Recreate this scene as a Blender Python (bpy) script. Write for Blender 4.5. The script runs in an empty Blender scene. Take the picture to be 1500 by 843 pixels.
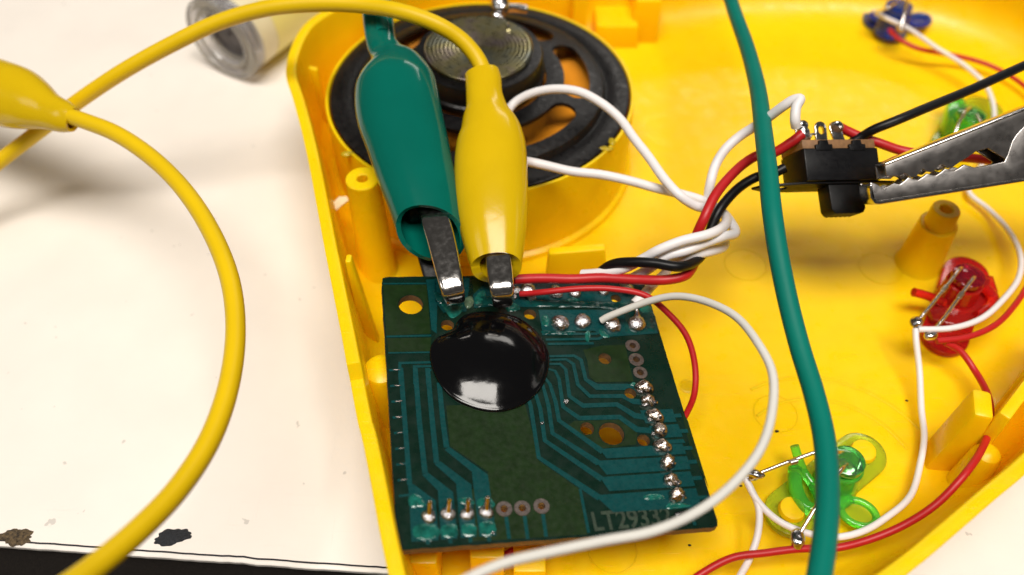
import bpy, bmesh, math, random
import numpy as np
from mathutils import Vector, Matrix
random.seed(7)
R_ = math.radians
SC = bpy.context.scene
SC.unit_settings.system = 'METRIC'
SC.unit_settings.scale_length = 0.01            # one unit is one centimetre
COL = SC.collection

# ------------------------------------------------------------------ camera
CAM_Z, PITCH, FPX = 12.0, 50.0, 1300.0
cam = bpy.data.cameras.new('Camera'); camo = bpy.data.objects.new('Camera', cam); COL.objects.link(camo)
camo.location = (0, 0, CAM_Z); camo.rotation_euler = (R_(90 - PITCH), 0, 0)
cam.sensor_width = 36; cam.sensor_fit = 'HORIZONTAL'; cam.lens = 36 * FPX / 1500
cam.clip_start = 0.05; cam.clip_end = 2000
cam.dof.use_dof = True; cam.dof.focus_distance = 12.3; cam.dof.aperture_fstop = 0.155
SC.camera = camo

# ------------------------------------------------------------------ room light
w = bpy.data.worlds.new('World'); SC.world = w; w.use_nodes = True
bg = w.node_tree.nodes['Background']; bg.inputs[0].default_value = (1.0, 0.93, 0.84, 1); bg.inputs[1].default_value = 0.055
def troffer(x, y, z, sx, sy, watts, col=(1, 0.945, 0.87), rz=0):
    l = bpy.data.lights.new('ceiling_lamp', 'AREA'); l.shape = 'RECTANGLE'; l.size = sx; l.size_y = sy
    l.energy = watts; l.color = col
    o = bpy.data.objects.new('ceiling_lamp', l); COL.objects.link(o); o.location = (x, y, z); o.rotation_euler = (0, 0, rz)
troffer(6, -34, 165, 120, 60, 405000)
troffer(-190, -52, 165, 120, 60, 74000)
troffer(85, 240, 165, 120, 60, 140000)
troffer(340, 70, 165, 120, 60, 33000)
SC.view_settings.view_transform = 'Standard'; SC.view_settings.look = 'None'
SC.view_settings.exposure = 0.0; SC.view_settings.gamma = 1.0
SC.cycles.use_denoising = True
SC.cycles.max_bounces = 14; SC.cycles.diffuse_bounces = 6; SC.cycles.transmission_bounces = 10; SC.cycles.glossy_bounces = 5
SC.cycles.caustics_reflective = False; SC.cycles.sample_clamp_indirect = 6.0

# ------------------------------------------------------------------ photograph pixel -> place
CX, CY = 750.0, 421.5
_t = R_(PITCH)
CR = Vector((1, 0, 0)); CU = Vector((0, math.sin(_t), math.cos(_t))); CF = Vector((0, math.cos(_t), -math.sin(_t)))
CO = Vector((0, 0, CAM_Z))
def ray(px, py): return CF + CR * ((px - CX) / FPX) + CU * ((CY - py) / FPX)
def P(px, py, z):
    d = ray(px, py); return CO + d * ((z - CAM_Z) / d.z)
def depth(p): return (Vector(p) - CO).dot(CF)
def D(px, py, dep): return CO + ray(px, py) * dep
def zat(py, y0):
    d = ray(750, py); return CAM_Z + d.z / d.y * y0
CROPS = dict(A=(780, 490, 6.483), B=(770, 590, 4.214), C=(550, 400, 5.269), D=(555, 540, 4.216), E=(620, 440, 4.685),
             F=(550, 640, 4.682), G=(740, 370, 5.556), H=(560, 380, 6.246), L=(1090, 600, 3.832), R=(1280, 340, 4.214),
             S=(1080, 120, 4.0125), J=(1260, 140, 4.683), W=(860, 130, 2.908))
def K(c, x, y):
    a, b, s = CROPS[c]; return a + x / s, b + y / s

# ------------------------------------------------------------------ materials
def mat(name, col, rough=0.5, metal=0.0, var=0.0, vscale=3.0, bump=0.0, bscale=20.0, coat=0.0, trans=0.0, ior=1.46,
        sss=0.0, srad=(0.3, 0.15, 0.03), rvar=0.0, aniso=0.0, col2=None, spec=0.5, scratch=0.0, specks=None):
    m = bpy.data.materials.new(name); m.use_nodes = True
    nt = m.node_tree; b = nt.nodes['Principled BSDF']
    b.inputs['Base Color'].default_value = (*col, 1); b.inputs['Roughness'].default_value = rough
    b.inputs['Metallic'].default_value = metal; b.inputs['IOR'].default_value = ior
    b.inputs['Coat Weight'].default_value = coat; b.inputs['Coat Roughness'].default_value = 0.08
    b.inputs['Transmission Weight'].default_value = trans; b.inputs['Specular IOR Level'].default_value = spec
    if sss:
        b.inputs['Subsurface Weight'].default_value = sss; b.inputs['Subsurface Radius'].default_value = srad
        b.inputs['Subsurface Scale'].default_value = 1.0
    tc = nt.nodes.new('ShaderNodeTexCoord')
    if var or col2:
        n = nt.nodes.new('ShaderNodeTexNoise'); n.inputs['Scale'].default_value = vscale; n.inputs['Detail'].default_value = 6
        nt.links.new(tc.outputs['Object'], n.inputs['Vector'])
        r = nt.nodes.new('ShaderNodeValToRGB'); e = r.color_ramp.elements
        c2 = col2 or tuple(c * (1 - var) for c in col); c1 = col if col2 else tuple(min(1, c * (1 + var * 0.6)) for c in col)
        e[0].position = 0.32; e[1].position = 0.68; e[0].color = (*c2, 1); e[1].color = (*c1, 1)
        nt.links.new(n.outputs['Fac'], r.inputs['Fac']); nt.links.new(r.outputs['Color'], b.inputs['Base Color'])
    if rvar:
        n2 = nt.nodes.new('ShaderNodeTexNoise'); n2.inputs['Scale'].default_value = vscale * 2.3; n2.inputs['Detail'].default_value = 5
        nt.links.new(tc.outputs['Object'], n2.inputs['Vector'])
        mr = nt.nodes.new('ShaderNodeMapRange'); mr.inputs['From Min'].default_value = 0.3; mr.inputs['From Max'].default_value = 0.7
        mr.inputs['To Min'].default_value = max(0.02, rough - rvar); mr.inputs['To Max'].default_value = rough + rvar
        nt.links.new(n2.outputs['Fac'], mr.inputs['Value']); nt.links.new(mr.outputs['Result'], b.inputs['Roughness'])
    if bump:
        n3 = nt.nodes.new('ShaderNodeTexNoise'); n3.inputs['Scale'].default_value = bscale; n3.inputs['Detail'].default_value = 5
        nt.links.new(tc.outputs['Object'], n3.inputs['Vector'])
        bp_ = nt.nodes.new('ShaderNodeBump'); bp_.inputs['Strength'].default_value = 1.0; bp_.inputs['Distance'].default_value = bump
        nt.links.new(n3.outputs['Fac'], bp_.inputs['Height']); nt.links.new(bp_.outputs['Normal'], b.inputs['Normal'])
        if scratch:
            last = bp_
            for rot, sc in ((0.5, (0.9, 34, 3)), (-0.9, (40, 1.2, 3)), (1.3, (1.5, 60, 3))):
                mp = nt.nodes.new('ShaderNodeMapping'); mp.inputs['Scale'].default_value = sc; mp.inputs['Rotation'].default_value = (0, 0, rot)
                nt.links.new(tc.outputs['Object'], mp.inputs['Vector'])
                nz = nt.nodes.new('ShaderNodeTexNoise'); nz.inputs['Scale'].default_value = 1.0; nz.inputs['Detail'].default_value = 3
                nt.links.new(mp.outputs['Vector'], nz.inputs['Vector'])
                rp = nt.nodes.new('ShaderNodeValToRGB'); rp.color_ramp.elements[0].position = 0.66; rp.color_ramp.elements[1].position = 0.70
                nt.links.new(nz.outputs['Fac'], rp.inputs['Fac'])
                b2 = nt.nodes.new('ShaderNodeBump'); b2.inputs['Distance'].default_value = scratch; b2.inputs['Strength'].default_value = 0.8
                nt.links.new(rp.outputs['Color'], b2.inputs['Height']); nt.links.new(last.outputs['Normal'], b2.inputs['Normal']); last = b2
            nt.links.new(last.outputs['Normal'], b.inputs['Normal'])
    if specks:
        sc, thr, dark = specks
        nz = nt.nodes.new('ShaderNodeTexNoise'); nz.inputs['Scale'].default_value = sc; nz.inputs['Detail'].default_value = 2
        nt.links.new(tc.outputs['Object'], nz.inputs['Vector'])
        rp = nt.nodes.new('ShaderNodeValToRGB'); rp.color_ramp.elements[0].position = thr; rp.color_ramp.elements[1].position = thr + 0.03
        rp.color_ramp.elements[0].color = (1, 1, 1, 1); rp.color_ramp.elements[1].color = (dark, dark, dark, 1)
        nt.links.new(nz.outputs['Fac'], rp.inputs['Fac'])
        mx = nt.nodes.new('ShaderNodeMix'); mx.data_type = 'RGBA'; mx.blend_type = 'MULTIPLY'; mx.inputs['Factor'].default_value = 1.0
        src = b.inputs['Base Color'].links[0].from_socket
        nt.links.new(src, mx.inputs[6]); nt.links.new(rp.outputs['Color'], mx.inputs[7]); nt.links.new(mx.outputs[2], b.inputs['Base Color'])
    return m
M = {}
M['yellow'] = mat('yellow_plastic', (0.93, 0.585, 0.002), 0.36, spec=0.4, var=0.035, vscale=1.6, bump=0.0015, bscale=9, sss=0.3, srad=(0.45, 0.2, 0.01), rvar=0.12, scratch=0.0016)
M['table'] = mat('cream_laminate', (0.80, 0.745, 0.685), 0.45, var=0.035, vscale=0.7, bump=0.0012, bscale=60, scratch=0.001, specks=(5.0, 0.735, 0.72))
M['band'] = mat('edge_band', (0.78, 0.74, 0.69), 0.4, var=0.05, vscale=6)
M['seam'] = mat('seam_black', (0.015, 0.014, 0.02), 0.8)  # near-black strip along the joint of laminate and edge band
M['core'] = mat('dark_core', (0.034, 0.027, 0.022), 0.75, var=0.3, vscale=20, bump=0.01, bscale=50)
M['chipblack'] = mat('ink_black', (0.013, 0.015, 0.02), 0.5, var=0.5, vscale=40, bump=0.02, bscale=60)
M['chipbrown'] = mat('bare_particle_board', (0.16, 0.11, 0.055), 0.85, bump=0.03, bscale=40, col2=(0.03, 0.022, 0.015), vscale=22)
M['floor'] = mat('dark_carpet', (0.02, 0.015, 0.012), 0.9, var=0.4, vscale=1.0)
M['ycable'] = mat('yellow_cable', (0.72, 0.48, 0.003), 0.42, spec=0.3, var=0.04, vscale=1.2, bump=0.002, bscale=14)
M['yboot'] = mat('yellow_vinyl', (0.60, 0.40, 0.004), 0.18, var=0.05, vscale=1.0, spec=0.35, bump=0.003, bscale=5, sss=0.1, srad=(0.15, 0.1, 0.01))
M['gboot'] = mat('green_vinyl', (0.001, 0.115, 0.085), 0.12, spec=0.45, var=0.06, vscale=1.2, bump=0.003, bscale=4, sss=0.08, srad=(0.02, 0.12, 0.08))
M['gcable'] = mat('green_cable', (0.001, 0.165, 0.125), 0.5, spec=0.16, var=0.06, vscale=1.6, bump=0.003, bscale=12)
M['nickel'] = mat('nickel_steel', (0.62, 0.60, 0.58), 0.15, 1.0, rvar=0.05, vscale=6, bump=0.0008, bscale=30)
M['oldnickel'] = mat('scuffed_nickel', (0.46, 0.435, 0.42), 0.31, 1.0, rvar=0.05, vscale=3, bump=0.0005, bscale=30, var=0.15)
M['tin'] = mat('solder_tin', (0.60, 0.585, 0.60), 0.2, 1.0, rvar=0.1, vscale=6, bump=0.012, bscale=7, var=0.3)
M['tinflux'] = mat('flux_stained_solder', (0.72, 0.70, 0.69), 0.15, 1.0, rvar=0.07, vscale=5, bump=0.01, bscale=6, col2=(0.40, 0.30, 0.22))
M['ring'] = mat('tinned_pad', (0.22, 0.18, 0.165), 0.35, 0.75, var=0.3, vscale=30, bump=0.003, bscale=30)
M['board'] = mat('dark_green_solder_mask', (0.0022, 0.015, 0.009), 0.3, spec=0.35, var=0.2, vscale=3, bump=0.001, bscale=60, rvar=0.08)
M['olive'] = mat('olive_bare_laminate', (0.0075, 0.022, 0.0045), 0.36, spec=0.35, var=0.22, vscale=6, bump=0.001, bscale=80, rvar=0.08)
M['teal'] = mat('teal_masked_copper', (0.0025, 0.046, 0.047), 0.3, spec=0.35, var=0.14, vscale=9, bump=0.001, bscale=70, rvar=0.07)
M['edgeb'] = mat('phenolic_board_edge', (0.17, 0.095, 0.04), 0.7, var=0.3, vscale=14, bump=0.006, bscale=40)
M['wet'] = mat('wet_flux_film', (0.003, 0.05, 0.044), 0.07, var=0.5, vscale=10, bump=0.02, bscale=9, coat=0.3)
M['darksteel'] = mat('shaded_steel', (0.12, 0.115, 0.11), 0.35, 1.0, var=0.3, vscale=10, bump=0.004, bscale=18)  # clip metal darkened in colour to stand in for dark reflections
M['flux'] = mat('green_flux_residue', (0.008, 0.11, 0.085), 0.12, var=0.5, vscale=12, bump=0.01, bscale=16, coat=0.5)
M['clear'] = mat('clear_flux', (0.10, 0.16, 0.10), 0.1, var=0.5, vscale=10, bump=0.01, bscale=14, coat=0.6)
M['silk'] = mat('pale_board_print', (0.023, 0.041, 0.024), 0.5, var=0.4, vscale=16)
M['epoxy'] = mat('black_epoxy', (0.0025, 0.0025, 0.003), 0.11, bump=0.004, bscale=3.2, rvar=0.03, vscale=3)
M['blackp'] = mat('black_plastic', (0.004, 0.004, 0.0045), 0.42, spec=0.22, var=0.2, vscale=8, bump=0.001, bscale=50, rvar=0.06)
M['blackm'] = mat('black_painted_or_shaded_metal', (0.005, 0.005, 0.006), 0.36, spec=0.22, var=0.3, vscale=8, bump=0.002, bscale=60, rvar=0.08)
M['basket'] = mat('black_speaker_frame', (0.006, 0.0055, 0.006), 0.38, spec=0.5, var=0.2, vscale=5, bump=0.006, bscale=16, rvar=0.12)
M['cone'] = mat('amber_speaker_cone', (0.72, 0.26, 0.012), 0.45, var=0.12, vscale=2)
M['phenol'] = mat('brown_phenolic', (0.23, 0.115, 0.045), 0.55, var=0.25, vscale=14, bump=0.003, bscale=50)
M['whitew'] = mat('white_wire', (0.78, 0.755, 0.76), 0.4, var=0.03, vscale=2, bump=0.002, bscale=10)
M['greyw'] = mat('off_white_wire', (0.66, 0.645, 0.60), 0.42, var=0.04, vscale=2, bump=0.002, bscale=10)
M['redw'] = mat('red_wire', (0.46, 0.010, 0.013), 0.42, var=0.06, vscale=3, bump=0.002, bscale=10)
M['blackw'] = mat('black_wire', (0.005, 0.005, 0.006), 0.38, spec=0.3, bump=0.002, bscale=10)
M['greenl'] = mat('green_clear_plastic', (0.22, 0.97, 0.14), 0.06, trans=0.8, bump=0.006, bscale=4)
M['limel'] = mat('lime_clear_plastic', (0.76, 0.97, 0.08), 0.12, trans=0.85, bump=0.004, bscale=4)
M['redl'] = mat('red_clear_plastic', (0.86, 0.03, 0.025), 0.1, trans=0.7, bump=0.006, bscale=4)
M['bluel'] = mat('blue_clear_plastic', (0.03, 0.10, 0.75), 0.1, trans=0.8, bump=0.006, bscale=4)
M['ledgreen'] = mat('green_led_epoxy', (0.40, 0.96, 0.45), 0.05, trans=0.95)
M['ledred'] = mat('red_led_epoxy', (0.62, 0.03, 0.07), 0.06, trans=0.85)
M['ledblue'] = mat('blue_led_epoxy', (0.06, 0.16, 0.80), 0.06, trans=0.85)
M['lead'] = mat('bright_lead', (0.78, 0.76, 0.74), 0.22, 1.0, bump=0.006, bscale=20)
M['capgrey'] = mat('smoky_clear_cap', (0.80, 0.78, 0.78), 0.16, trans=0.82, bump=0.003, bscale=5)
M['capdark'] = mat('dark_recess', (0.10, 0.09, 0.09), 0.4, var=0.2, vscale=4)
M['tube'] = mat('pale_tube_body', (0.74, 0.67, 0.44), 0.35, var=0.04, vscale=2)
M['label'] = mat('yellow_tube_label', (0.80, 0.70, 0.22), 0.4)
M['flake'] = mat('pale_plastic_shaving', (0.85, 0.72, 0.40), 0.4)
M['dirt'] = mat('dark_speck', (0.03, 0.02, 0.01), 0.8)
M['melt'] = mat('melted_yellow_plastic', (0.55, 0.40, 0.012), 0.3, var=0.25, vscale=8, bump=0.02, bscale=10)
def turned():
    m = mat('turned_steel', (0.42, 0.40, 0.40), 0.3, 1.0, rvar=0.05, vscale=4)
    nt = m.node_tree; b = nt.nodes['Principled BSDF']; tc = nt.nodes.new('ShaderNodeTexCoord')
    wv = nt.nodes.new('ShaderNodeTexWave'); wv.wave_type = 'RINGS'; wv.rings_direction = 'Z'; wv.inputs['Scale'].default_value = 4.5
    wv.inputs['Distortion'].default_value = 0.9; wv.inputs['Detail'].default_value = 2
    nt.links.new(tc.outputs['Object'], wv.inputs['Vector'])
    bp_ = nt.nodes.new('ShaderNodeBump'); bp_.inputs['Distance'].default_value = 0.003; bp_.inputs['Strength'].default_value = 0.7
    nt.links.new(wv.outputs['Fac'], bp_.inputs['Height']); nt.links.new(bp_.outputs['Normal'], b.inputs['Normal'])
    n = nt.nodes.new('ShaderNodeTexNoise'); n.inputs['Scale'].default_value = 1.4; n.inputs['Detail'].default_value = 3
    nt.links.new(tc.outputs['Object'], n.inputs['Vector'])
    r = nt.nodes.new('ShaderNodeValToRGB'); r.color_ramp.elements[0].position = 0.3; r.color_ramp.elements[1].position = 0.72
    r.color_ramp.elements[0].color = (0.42, 0.32, 0.40, 1); r.color_ramp.elements[1].color = (0.28, 0.34, 0.37, 1)
    e = r.color_ramp.elements.new(0.5); e.color = (0.46, 0.41, 0.20, 1)  # purple, gold and blue-grey tones paint in the disc's rainbow sheen
    nt.links.new(n.outputs['Fac'], r.inputs['Fac']); nt.links.new(r.outputs['Color'], b.inputs['Base Color'])
    return m
M['turned'] = turned()

# ------------------------------------------------------------------ mesh helpers
ORG = {}
def finish(me, angle=35):
    for p in me.polygons: p.use_smooth = True
    me.set_sharp_from_angle(angle=R_(angle))
def link(name, me, m, parent=None, loc=None):
    o = bpy.data.objects.new(name, me); COL.objects.link(o)
    if m is not None and not me.materials: me.materials.append(m)
    if parent is not None: o.parent = parent
    if loc is not None: o.location = loc
    return o
def mesh(verts, faces, angle=35, bev=0.0, bseg=2, bang=40):
    bm = bmesh.new(); vs = [bm.verts.new(v) for v in verts]
    for f in faces:
        try: bm.faces.new([vs[i] for i in f])
        except ValueError: pass
    bm.normal_update(); bmesh.ops.recalc_face_normals(bm, faces=bm.faces)
    if bev:
        ed = [e for e in bm.edges if len(e.link_faces) == 2 and e.calc_face_angle(0) > R_(bang)]
        bmesh.ops.bevel(bm, geom=ed, offset=bev, segments=bseg, profile=0.5, affect='EDGES', clamp_overlap=True)
    me = bpy.data.meshes.new('m'); bm.to_mesh(me); bm.free(); finish(me, angle); return me
def obj(name, verts, faces, m, parent=None, **kw):
    """verts in world centimetres; re-based on the parent thing's foot, or on the mesh's own foot when top level"""
    V = [Vector(v) for v in verts]
    if parent is None:
        c = Vector((sum(v.x for v in V) / len(V), sum(v.y for v in V) / len(V), min(v.z for v in V)))
    else:
        c = ORG[parent.name]
    o = link(name, mesh([v - c for v in V], faces, **kw), m, parent)
    if parent is None: o.location = c; ORG[o.name] = c
    else: ORG[o.name] = c
    return o
def thing(name, label, cat, loc, group=None):
    o = bpy.data.objects.new(name, None); COL.objects.link(o); o.location = loc; o.empty_display_size = 0.3
    ORG[o.name] = Vector(loc); return tag(o, label, cat, group)
def tag(o, label, cat, group=None):
    o['label'] = label; o['category'] = cat
    if group: o['group'] = group
    return o
def struct(o): o['kind'] = 'structure'; return o

def smooth_path(pts, n=8, closed=False):
    p = np.array([tuple(q) for q in pts], float); out = []
    N = len(p); rng = range(N if closed else N - 1)
    for i in rng:
        if closed: a, b, c, d = p[(i - 1) % N], p[i], p[(i + 1) % N], p[(i + 2) % N]
        else:
            b, c = p[i], p[i + 1]; a = p[i - 1] if i > 0 else 2 * b - c; d = p[i + 2] if i + 2 < N else 2 * c - b
        l = lambda u, v: max(np.linalg.norm(u[:3] - v[:3]) ** 0.5, 1e-4)
        t0 = 0; t1 = l(a, b); t2 = t1 + l(b, c); t3 = t2 + l(c, d)
        for k in range(n):
            t = t1 + (t2 - t1) * k / n
            A1 = (t1 - t) / (t1 - t0) * a + (t - t0) / (t1 - t0) * b
            A2 = (t2 - t) / (t2 - t1) * b + (t - t1) / (t2 - t1) * c
            A3 = (t3 - t) / (t3 - t2) * c + (t - t2) / (t3 - t2) * d
            B1 = (t2 - t) / (t2 - t0) * A1 + (t - t0) / (t2 - t0) * A2
            B2 = (t3 - t) / (t3 - t1) * A2 + (t - t1) / (t3 - t1) * A3
            out.append((t2 - t) / (t2 - t1) * B1 + (t - t1) / (t2 - t1) * B2)
    if not closed: out.append(p[-1])
    return [Vector(q) for q in out] if p.shape[1] == 3 else out
def rings(C, E1, E2, A, B, n=16, p=2.0, caps=(True, True)):
    vs, fs = [], []
    for c, e1, e2, a, b in zip(C, E1, E2, A, B):
        for k in range(n):
            t = 2 * math.pi * (k + 0.5) / n; co, si = math.cos(t), math.sin(t)
            x = math.copysign(abs(co) ** (2 / p), co) * a; y = math.copysign(abs(si) ** (2 / p), si) * b
            vs.append(c + e1 * x + e2 * y)
    for i in range(len(C) - 1):
        for k in range(n):
            k2 = (k + 1) % n; fs.append((i * n + k, i * n + k2, (i + 1) * n + k2, (i + 1) * n + k))
    if caps[0]: fs.append(tuple(range(n))[::-1])
    if caps[1]: fs.append(tuple(range((len(C) - 1) * n, len(C) * n)))
    return vs, fs
def frames(C, ref):
    T = []
    for i in range(len(C)):
        t = (C[min(i + 1, len(C) - 1)] - C[max(i - 1, 0)]); T.append(t.normalized())
    E1, E2 = [], []
    e2 = ref - T[0] * ref.dot(T[0]); e2.normalize()
    for t in T:
        e2 = e2 - t * e2.dot(t); e2.normalize(); E2.append(e2.copy()); E1.append(t.cross(e2))
    return E1, E2, T
def tube_geo(pts, r, n=12, sub=8, ref=Vector((0.13, 0.2, 1)), straight=False):
    C = [Vector(p) for p in pts] if straight else smooth_path(pts, sub)
    rr = r if isinstance(r, (list, tuple)) else None
    if rr is not None:
        rr = np.interp(np.linspace(0, 1, len(C)), np.linspace(0, 1, len(rr)), rr)
    else: rr = [r] * len(C)
    E1, E2, T = frames(C, ref)
    # rounded ends
    return rings(C, E1, E2, rr, rr, n)
def tube(name, pts, r, m, parent=None, **kw):
    v, f = tube_geo(pts, r, **kw); return obj(name, v, f, m, parent, angle=60)
def loft(name, C, A, B, m, parent=None, ref=Vector((0, 0, 1)), n=28, p=2.0, caps=(True, True), angle=40, E=None, **kw):
    if E is None: E1, E2, T = frames(C, ref)
    else: E1, E2 = [E[0]] * len(C), [E[1]] * len(C)
    v, f = rings(C, E1, E2, A, B, n, p, caps); return obj(name, v, f, m, parent, angle=angle, **kw)
def prism_geo(poly, O, ex, ey, ez, h0, h1):
    n = len(poly); vs = [O + ex * x + ey * y + ez * h0 for x, y in poly] + [O + ex * x + ey * y + ez * h1 for x, y in poly]
    fs = [tuple(range(n))[::-1], tuple(range(n, 2 * n))] + [(i, (i + 1) % n, n + (i + 1) % n, n + i) for i in range(n)]
    return vs, fs
X3, Y3, Z3, O3 = Vector((1, 0, 0)), Vector((0, 1, 0)), Vector((0, 0, 1)), Vector((0, 0, 0))
def prism(name, poly, m, parent=None, O=O3, ex=X3, ey=Y3, ez=Z3, h0=0, h1=0.1, **kw):
    v, f = prism_geo(poly, O, ex, ey, ez, h0, h1); return obj(name, v, f, m, parent, **kw)
def lathe(name, prof, O, m, parent=None, axis=Z3, n=48, angle=35, **kw):
    """prof = [(r, h)...] open profile turned about axis through O"""
    a = axis.normalized(); e1 = a.orthogonal().normalized(); e2 = a.cross(e1)
    vs, fs = [], []
    for r, h in prof:
        for k in range(n):
            t = 2 * math.pi * k / n; vs.append(O + a * h + (e1 * math.cos(t) + e2 * math.sin(t)) * r)
    for i in range(len(prof) - 1):
        for k in range(n): k2 = (k + 1) % n; fs.append((i * n + k, i * n + k2, (i + 1) * n + k2, (i + 1) * n + k))
    if prof[0][0] > 1e-6 and kw.pop('cap0', True): fs.append(tuple(range(n))[::-1])
    if prof[-1][0] > 1e-6 and kw.pop('cap1', True): fs.append(tuple(range((len(prof) - 1) * n, len(prof) * n)))
    kw.pop('cap0', None); kw.pop('cap1', None)
    o = obj(name, vs, fs, m, parent, angle=angle, **kw); return o
def weld(o, dist=1e-4):
    bm = bmesh.new(); bm.from_mesh(o.data); bmesh.ops.remove_doubles(bm, verts=bm.verts, dist=dist); bm.to_mesh(o.data); bm.free(); return o
def cut(o, cutters, bev=0.0):
    """subtract cutter meshes (list of (verts, faces) in o's own space)"""
    bm = bmesh.new()
    for vs, fs in cutters:
        b = [bm.verts.new(v) for v in vs]
        for f in fs: bm.faces.new([b[i] for i in f])
    bmesh.ops.recalc_face_normals(bm, faces=bm.faces)
    me = bpy.data.meshes.new('cut'); bm.to_mesh(me); bm.free()
    c = bpy.data.objects.new('cut', me); COL.objects.link(c); c.matrix_world = o.matrix_world
    md = o.modifiers.new('b', 'BOOLEAN'); md.object = c; md.operation = 'DIFFERENCE'; md.solver = 'EXACT'
    bpy.context.view_layer.update(); c.matrix_world = o.matrix_world; bpy.context.view_layer.update()
    dg = bpy.context.evaluated_depsgraph_get()
    nm = bpy.data.meshes.new_from_object(o.evaluated_get(dg)); o.modifiers.clear()
    old = o.data; o.data = nm; bpy.data.meshes.remove(old); bpy.data.objects.remove(c); finish(o.data, 35); return o
def cyl(cx, cy, r, z0, z1, n=28):
    return prism_geo([(cx + r * math.cos(2 * math.pi * k / n), cy + r * math.sin(2 * math.pi * k / n)) for k in range(n)], O3, X3, Y3, Z3, z0, z1)
def lump_mesh(seed, sx=1, sy=1, sz=0.5, amp=0.12, sub=3):
    rnd = random.Random(seed); bm = bmesh.new(); bmesh.ops.create_icosphere(bm, subdivisions=sub, radius=1)
    ph = [(Vector((rnd.gauss(0, 1), rnd.gauss(0, 1), rnd.gauss(0, 1))) * rnd.uniform(1.0, 3.2), rnd.uniform(0, 6.28)) for _ in range(7)]
    for v in bm.verts:
        d = sum(math.sin(v.co.dot(k) + f) for k, f in ph) / 7
        v.co *= 1 + amp * 2 * d; v.co.x *= sx; v.co.y *= sy; v.co.z *= sz
    me = bpy.data.meshes.new('lump'); bm.to_mesh(me); bm.free(); finish(me, 180); return me
def text_mesh(s, size, extrude=0.004, fat=0.0):
    cu = bpy.data.curves.new('t', 'FONT'); cu.body = s; cu.size = size; cu.extrude = extrude; cu.offset = fat; cu.align_x = 'LEFT'
    o = bpy.data.objects.new('t', cu); COL.objects.link(o); bpy.context.view_layer.update()
    me = bpy.data.meshes.new_from_object(o.evaluated_get(bpy.context.evaluated_depsgraph_get()))
    bpy.data.objects.remove(o); me.materials.clear(); return me

# ================================================================== SETTING: table and floor
e0, e1_ = P(0, 791, 0), P(566, 831, 0)
ed = (e1_ - e0).normalized(); en = Vector((-ed.y, ed.x, 0))          # en points away from the camera, over the table
def tpt(s, t, z): return e0 + ed * s + en * t + Z3 * z
tb = struct(obj('tabletop', [tpt(-70, 0, 0), tpt(90, 0, 0), tpt(90, 90, 0), tpt(-70, 90, 0), tpt(-70, 0, -0.08), tpt(90, 0, -0.08), tpt(90, 90, -0.08), tpt(-70, 90, -0.08)],
    [(0, 1, 2, 3), (4, 5, 6, 7), (0, 1, 5, 4), (1, 2, 6, 5), (2, 3, 7, 6), (3, 0, 4, 7)], M['table'], bev=0.01))
def strip(name, prof, m, jit=0.0, n=400, s0=-16, s1=26, parent=tb):
    rnd = random.Random(3); vs, fs = [], []; k = len(prof); off = 0
    for i in range(n + 1):
        s = s0 + (s1 - s0) * i / n; off = off * 0.7 + rnd.gauss(0, jit)
        for t, z in prof: vs.append(tpt(s, t + off, z))
    for i in range(n):
        for j in range(k): fs.append((i * k + j, i * k + (j + 1) % k, (i + 1) * k + (j + 1) % k, (i + 1) * k + j))
    return obj(name, vs, fs, m, parent)
strip('seam', [(-0.002, -0.01), (0.004, 0.003), (-0.016, 0.003), (-0.02, -0.03)], M['seam'], 0.004)
strip('edge_band', [(-0.02, -0.004), (-0.065, -0.006), (-0.085, -0.02), (-0.09, -0.06), (-0.08, -0.1), (-0.02, -0.1)], M['band'], 0.0035)
obj('table_core', [tpt(s, t, z) for z in (-0.085, -2.4) for s, t in ((-70, -0.05), (90, -0.05), (90, 89.9), (-70, 89.9))],
    [(0, 1, 2, 3), (4, 5, 6, 7), (0, 1, 5, 4), (1, 2, 6, 5), (2, 3, 7, 6), (3, 0, 4, 7)], M['core'], tb)
obj('table_apron', [tpt(s, t, z) for z in (-2.42, -9) for s, t in ((-70, -0.3), (90, -0.3), (90, 2), (-70, 2))],
    [(0, 1, 2, 3), (4, 5, 6, 7), (0, 1, 5, 4), (1, 2, 6, 5), (2, 3, 7, 6), (3, 0, 4, 7)], M['core'], tb)
def patch(name, cx, cy, rx, ry, m, rot, seed, h=0.012, parent=tb, spiky=0.22, n=60):
    rnd = random.Random(seed); c = P(cx, cy, 0); vs = [c + Z3 * h]; fs = []
    for k in range(n):
        t = 2 * math.pi * k / n; q = 1 + spiky * (0.35 * math.sin(3 * t + seed) + 0.3 * math.sin(5 * t + 2 * seed) + 0.25 * math.sin(11 * t) + 0.35 * (rnd.random() - 0.5))
        x, y = rx * q * math.cos(t), ry * q * math.sin(t)
        x, y = x * math.cos(rot) - y * math.sin(rot), x * math.sin(rot) + y * math.cos(rot)
        vs.append(c + Vector((x * 0.75, y * 0.75, h * (0.6 + 0.8 * rnd.random())))); 
        vs.append(c + Vector((x, y, 0.002)))
    for k in range(n):
        a, b = 1 + 2 * k, 1 + 2 * ((k + 1) % n); fs += [(0, a, b), (a, a + 1, b + 1, b)]
    return obj(name, vs, fs, m, parent)
patch('worn_spot', 253, 787, 0.255, 0.125, M['chipblack'], 0.18, 2, spiky=0.2)
patch('chipped_edge', 24, 787, 0.235, 0.13, M['chipbrown'], -0.08, 5, h=0.02, spiky=0.25)
struct(obj('floor', [(-400, -400, -74), (400, -400, -74), (400, 400, -74), (-400, 400, -74)], [(0, 1, 2, 3)], M['floor']))

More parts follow.
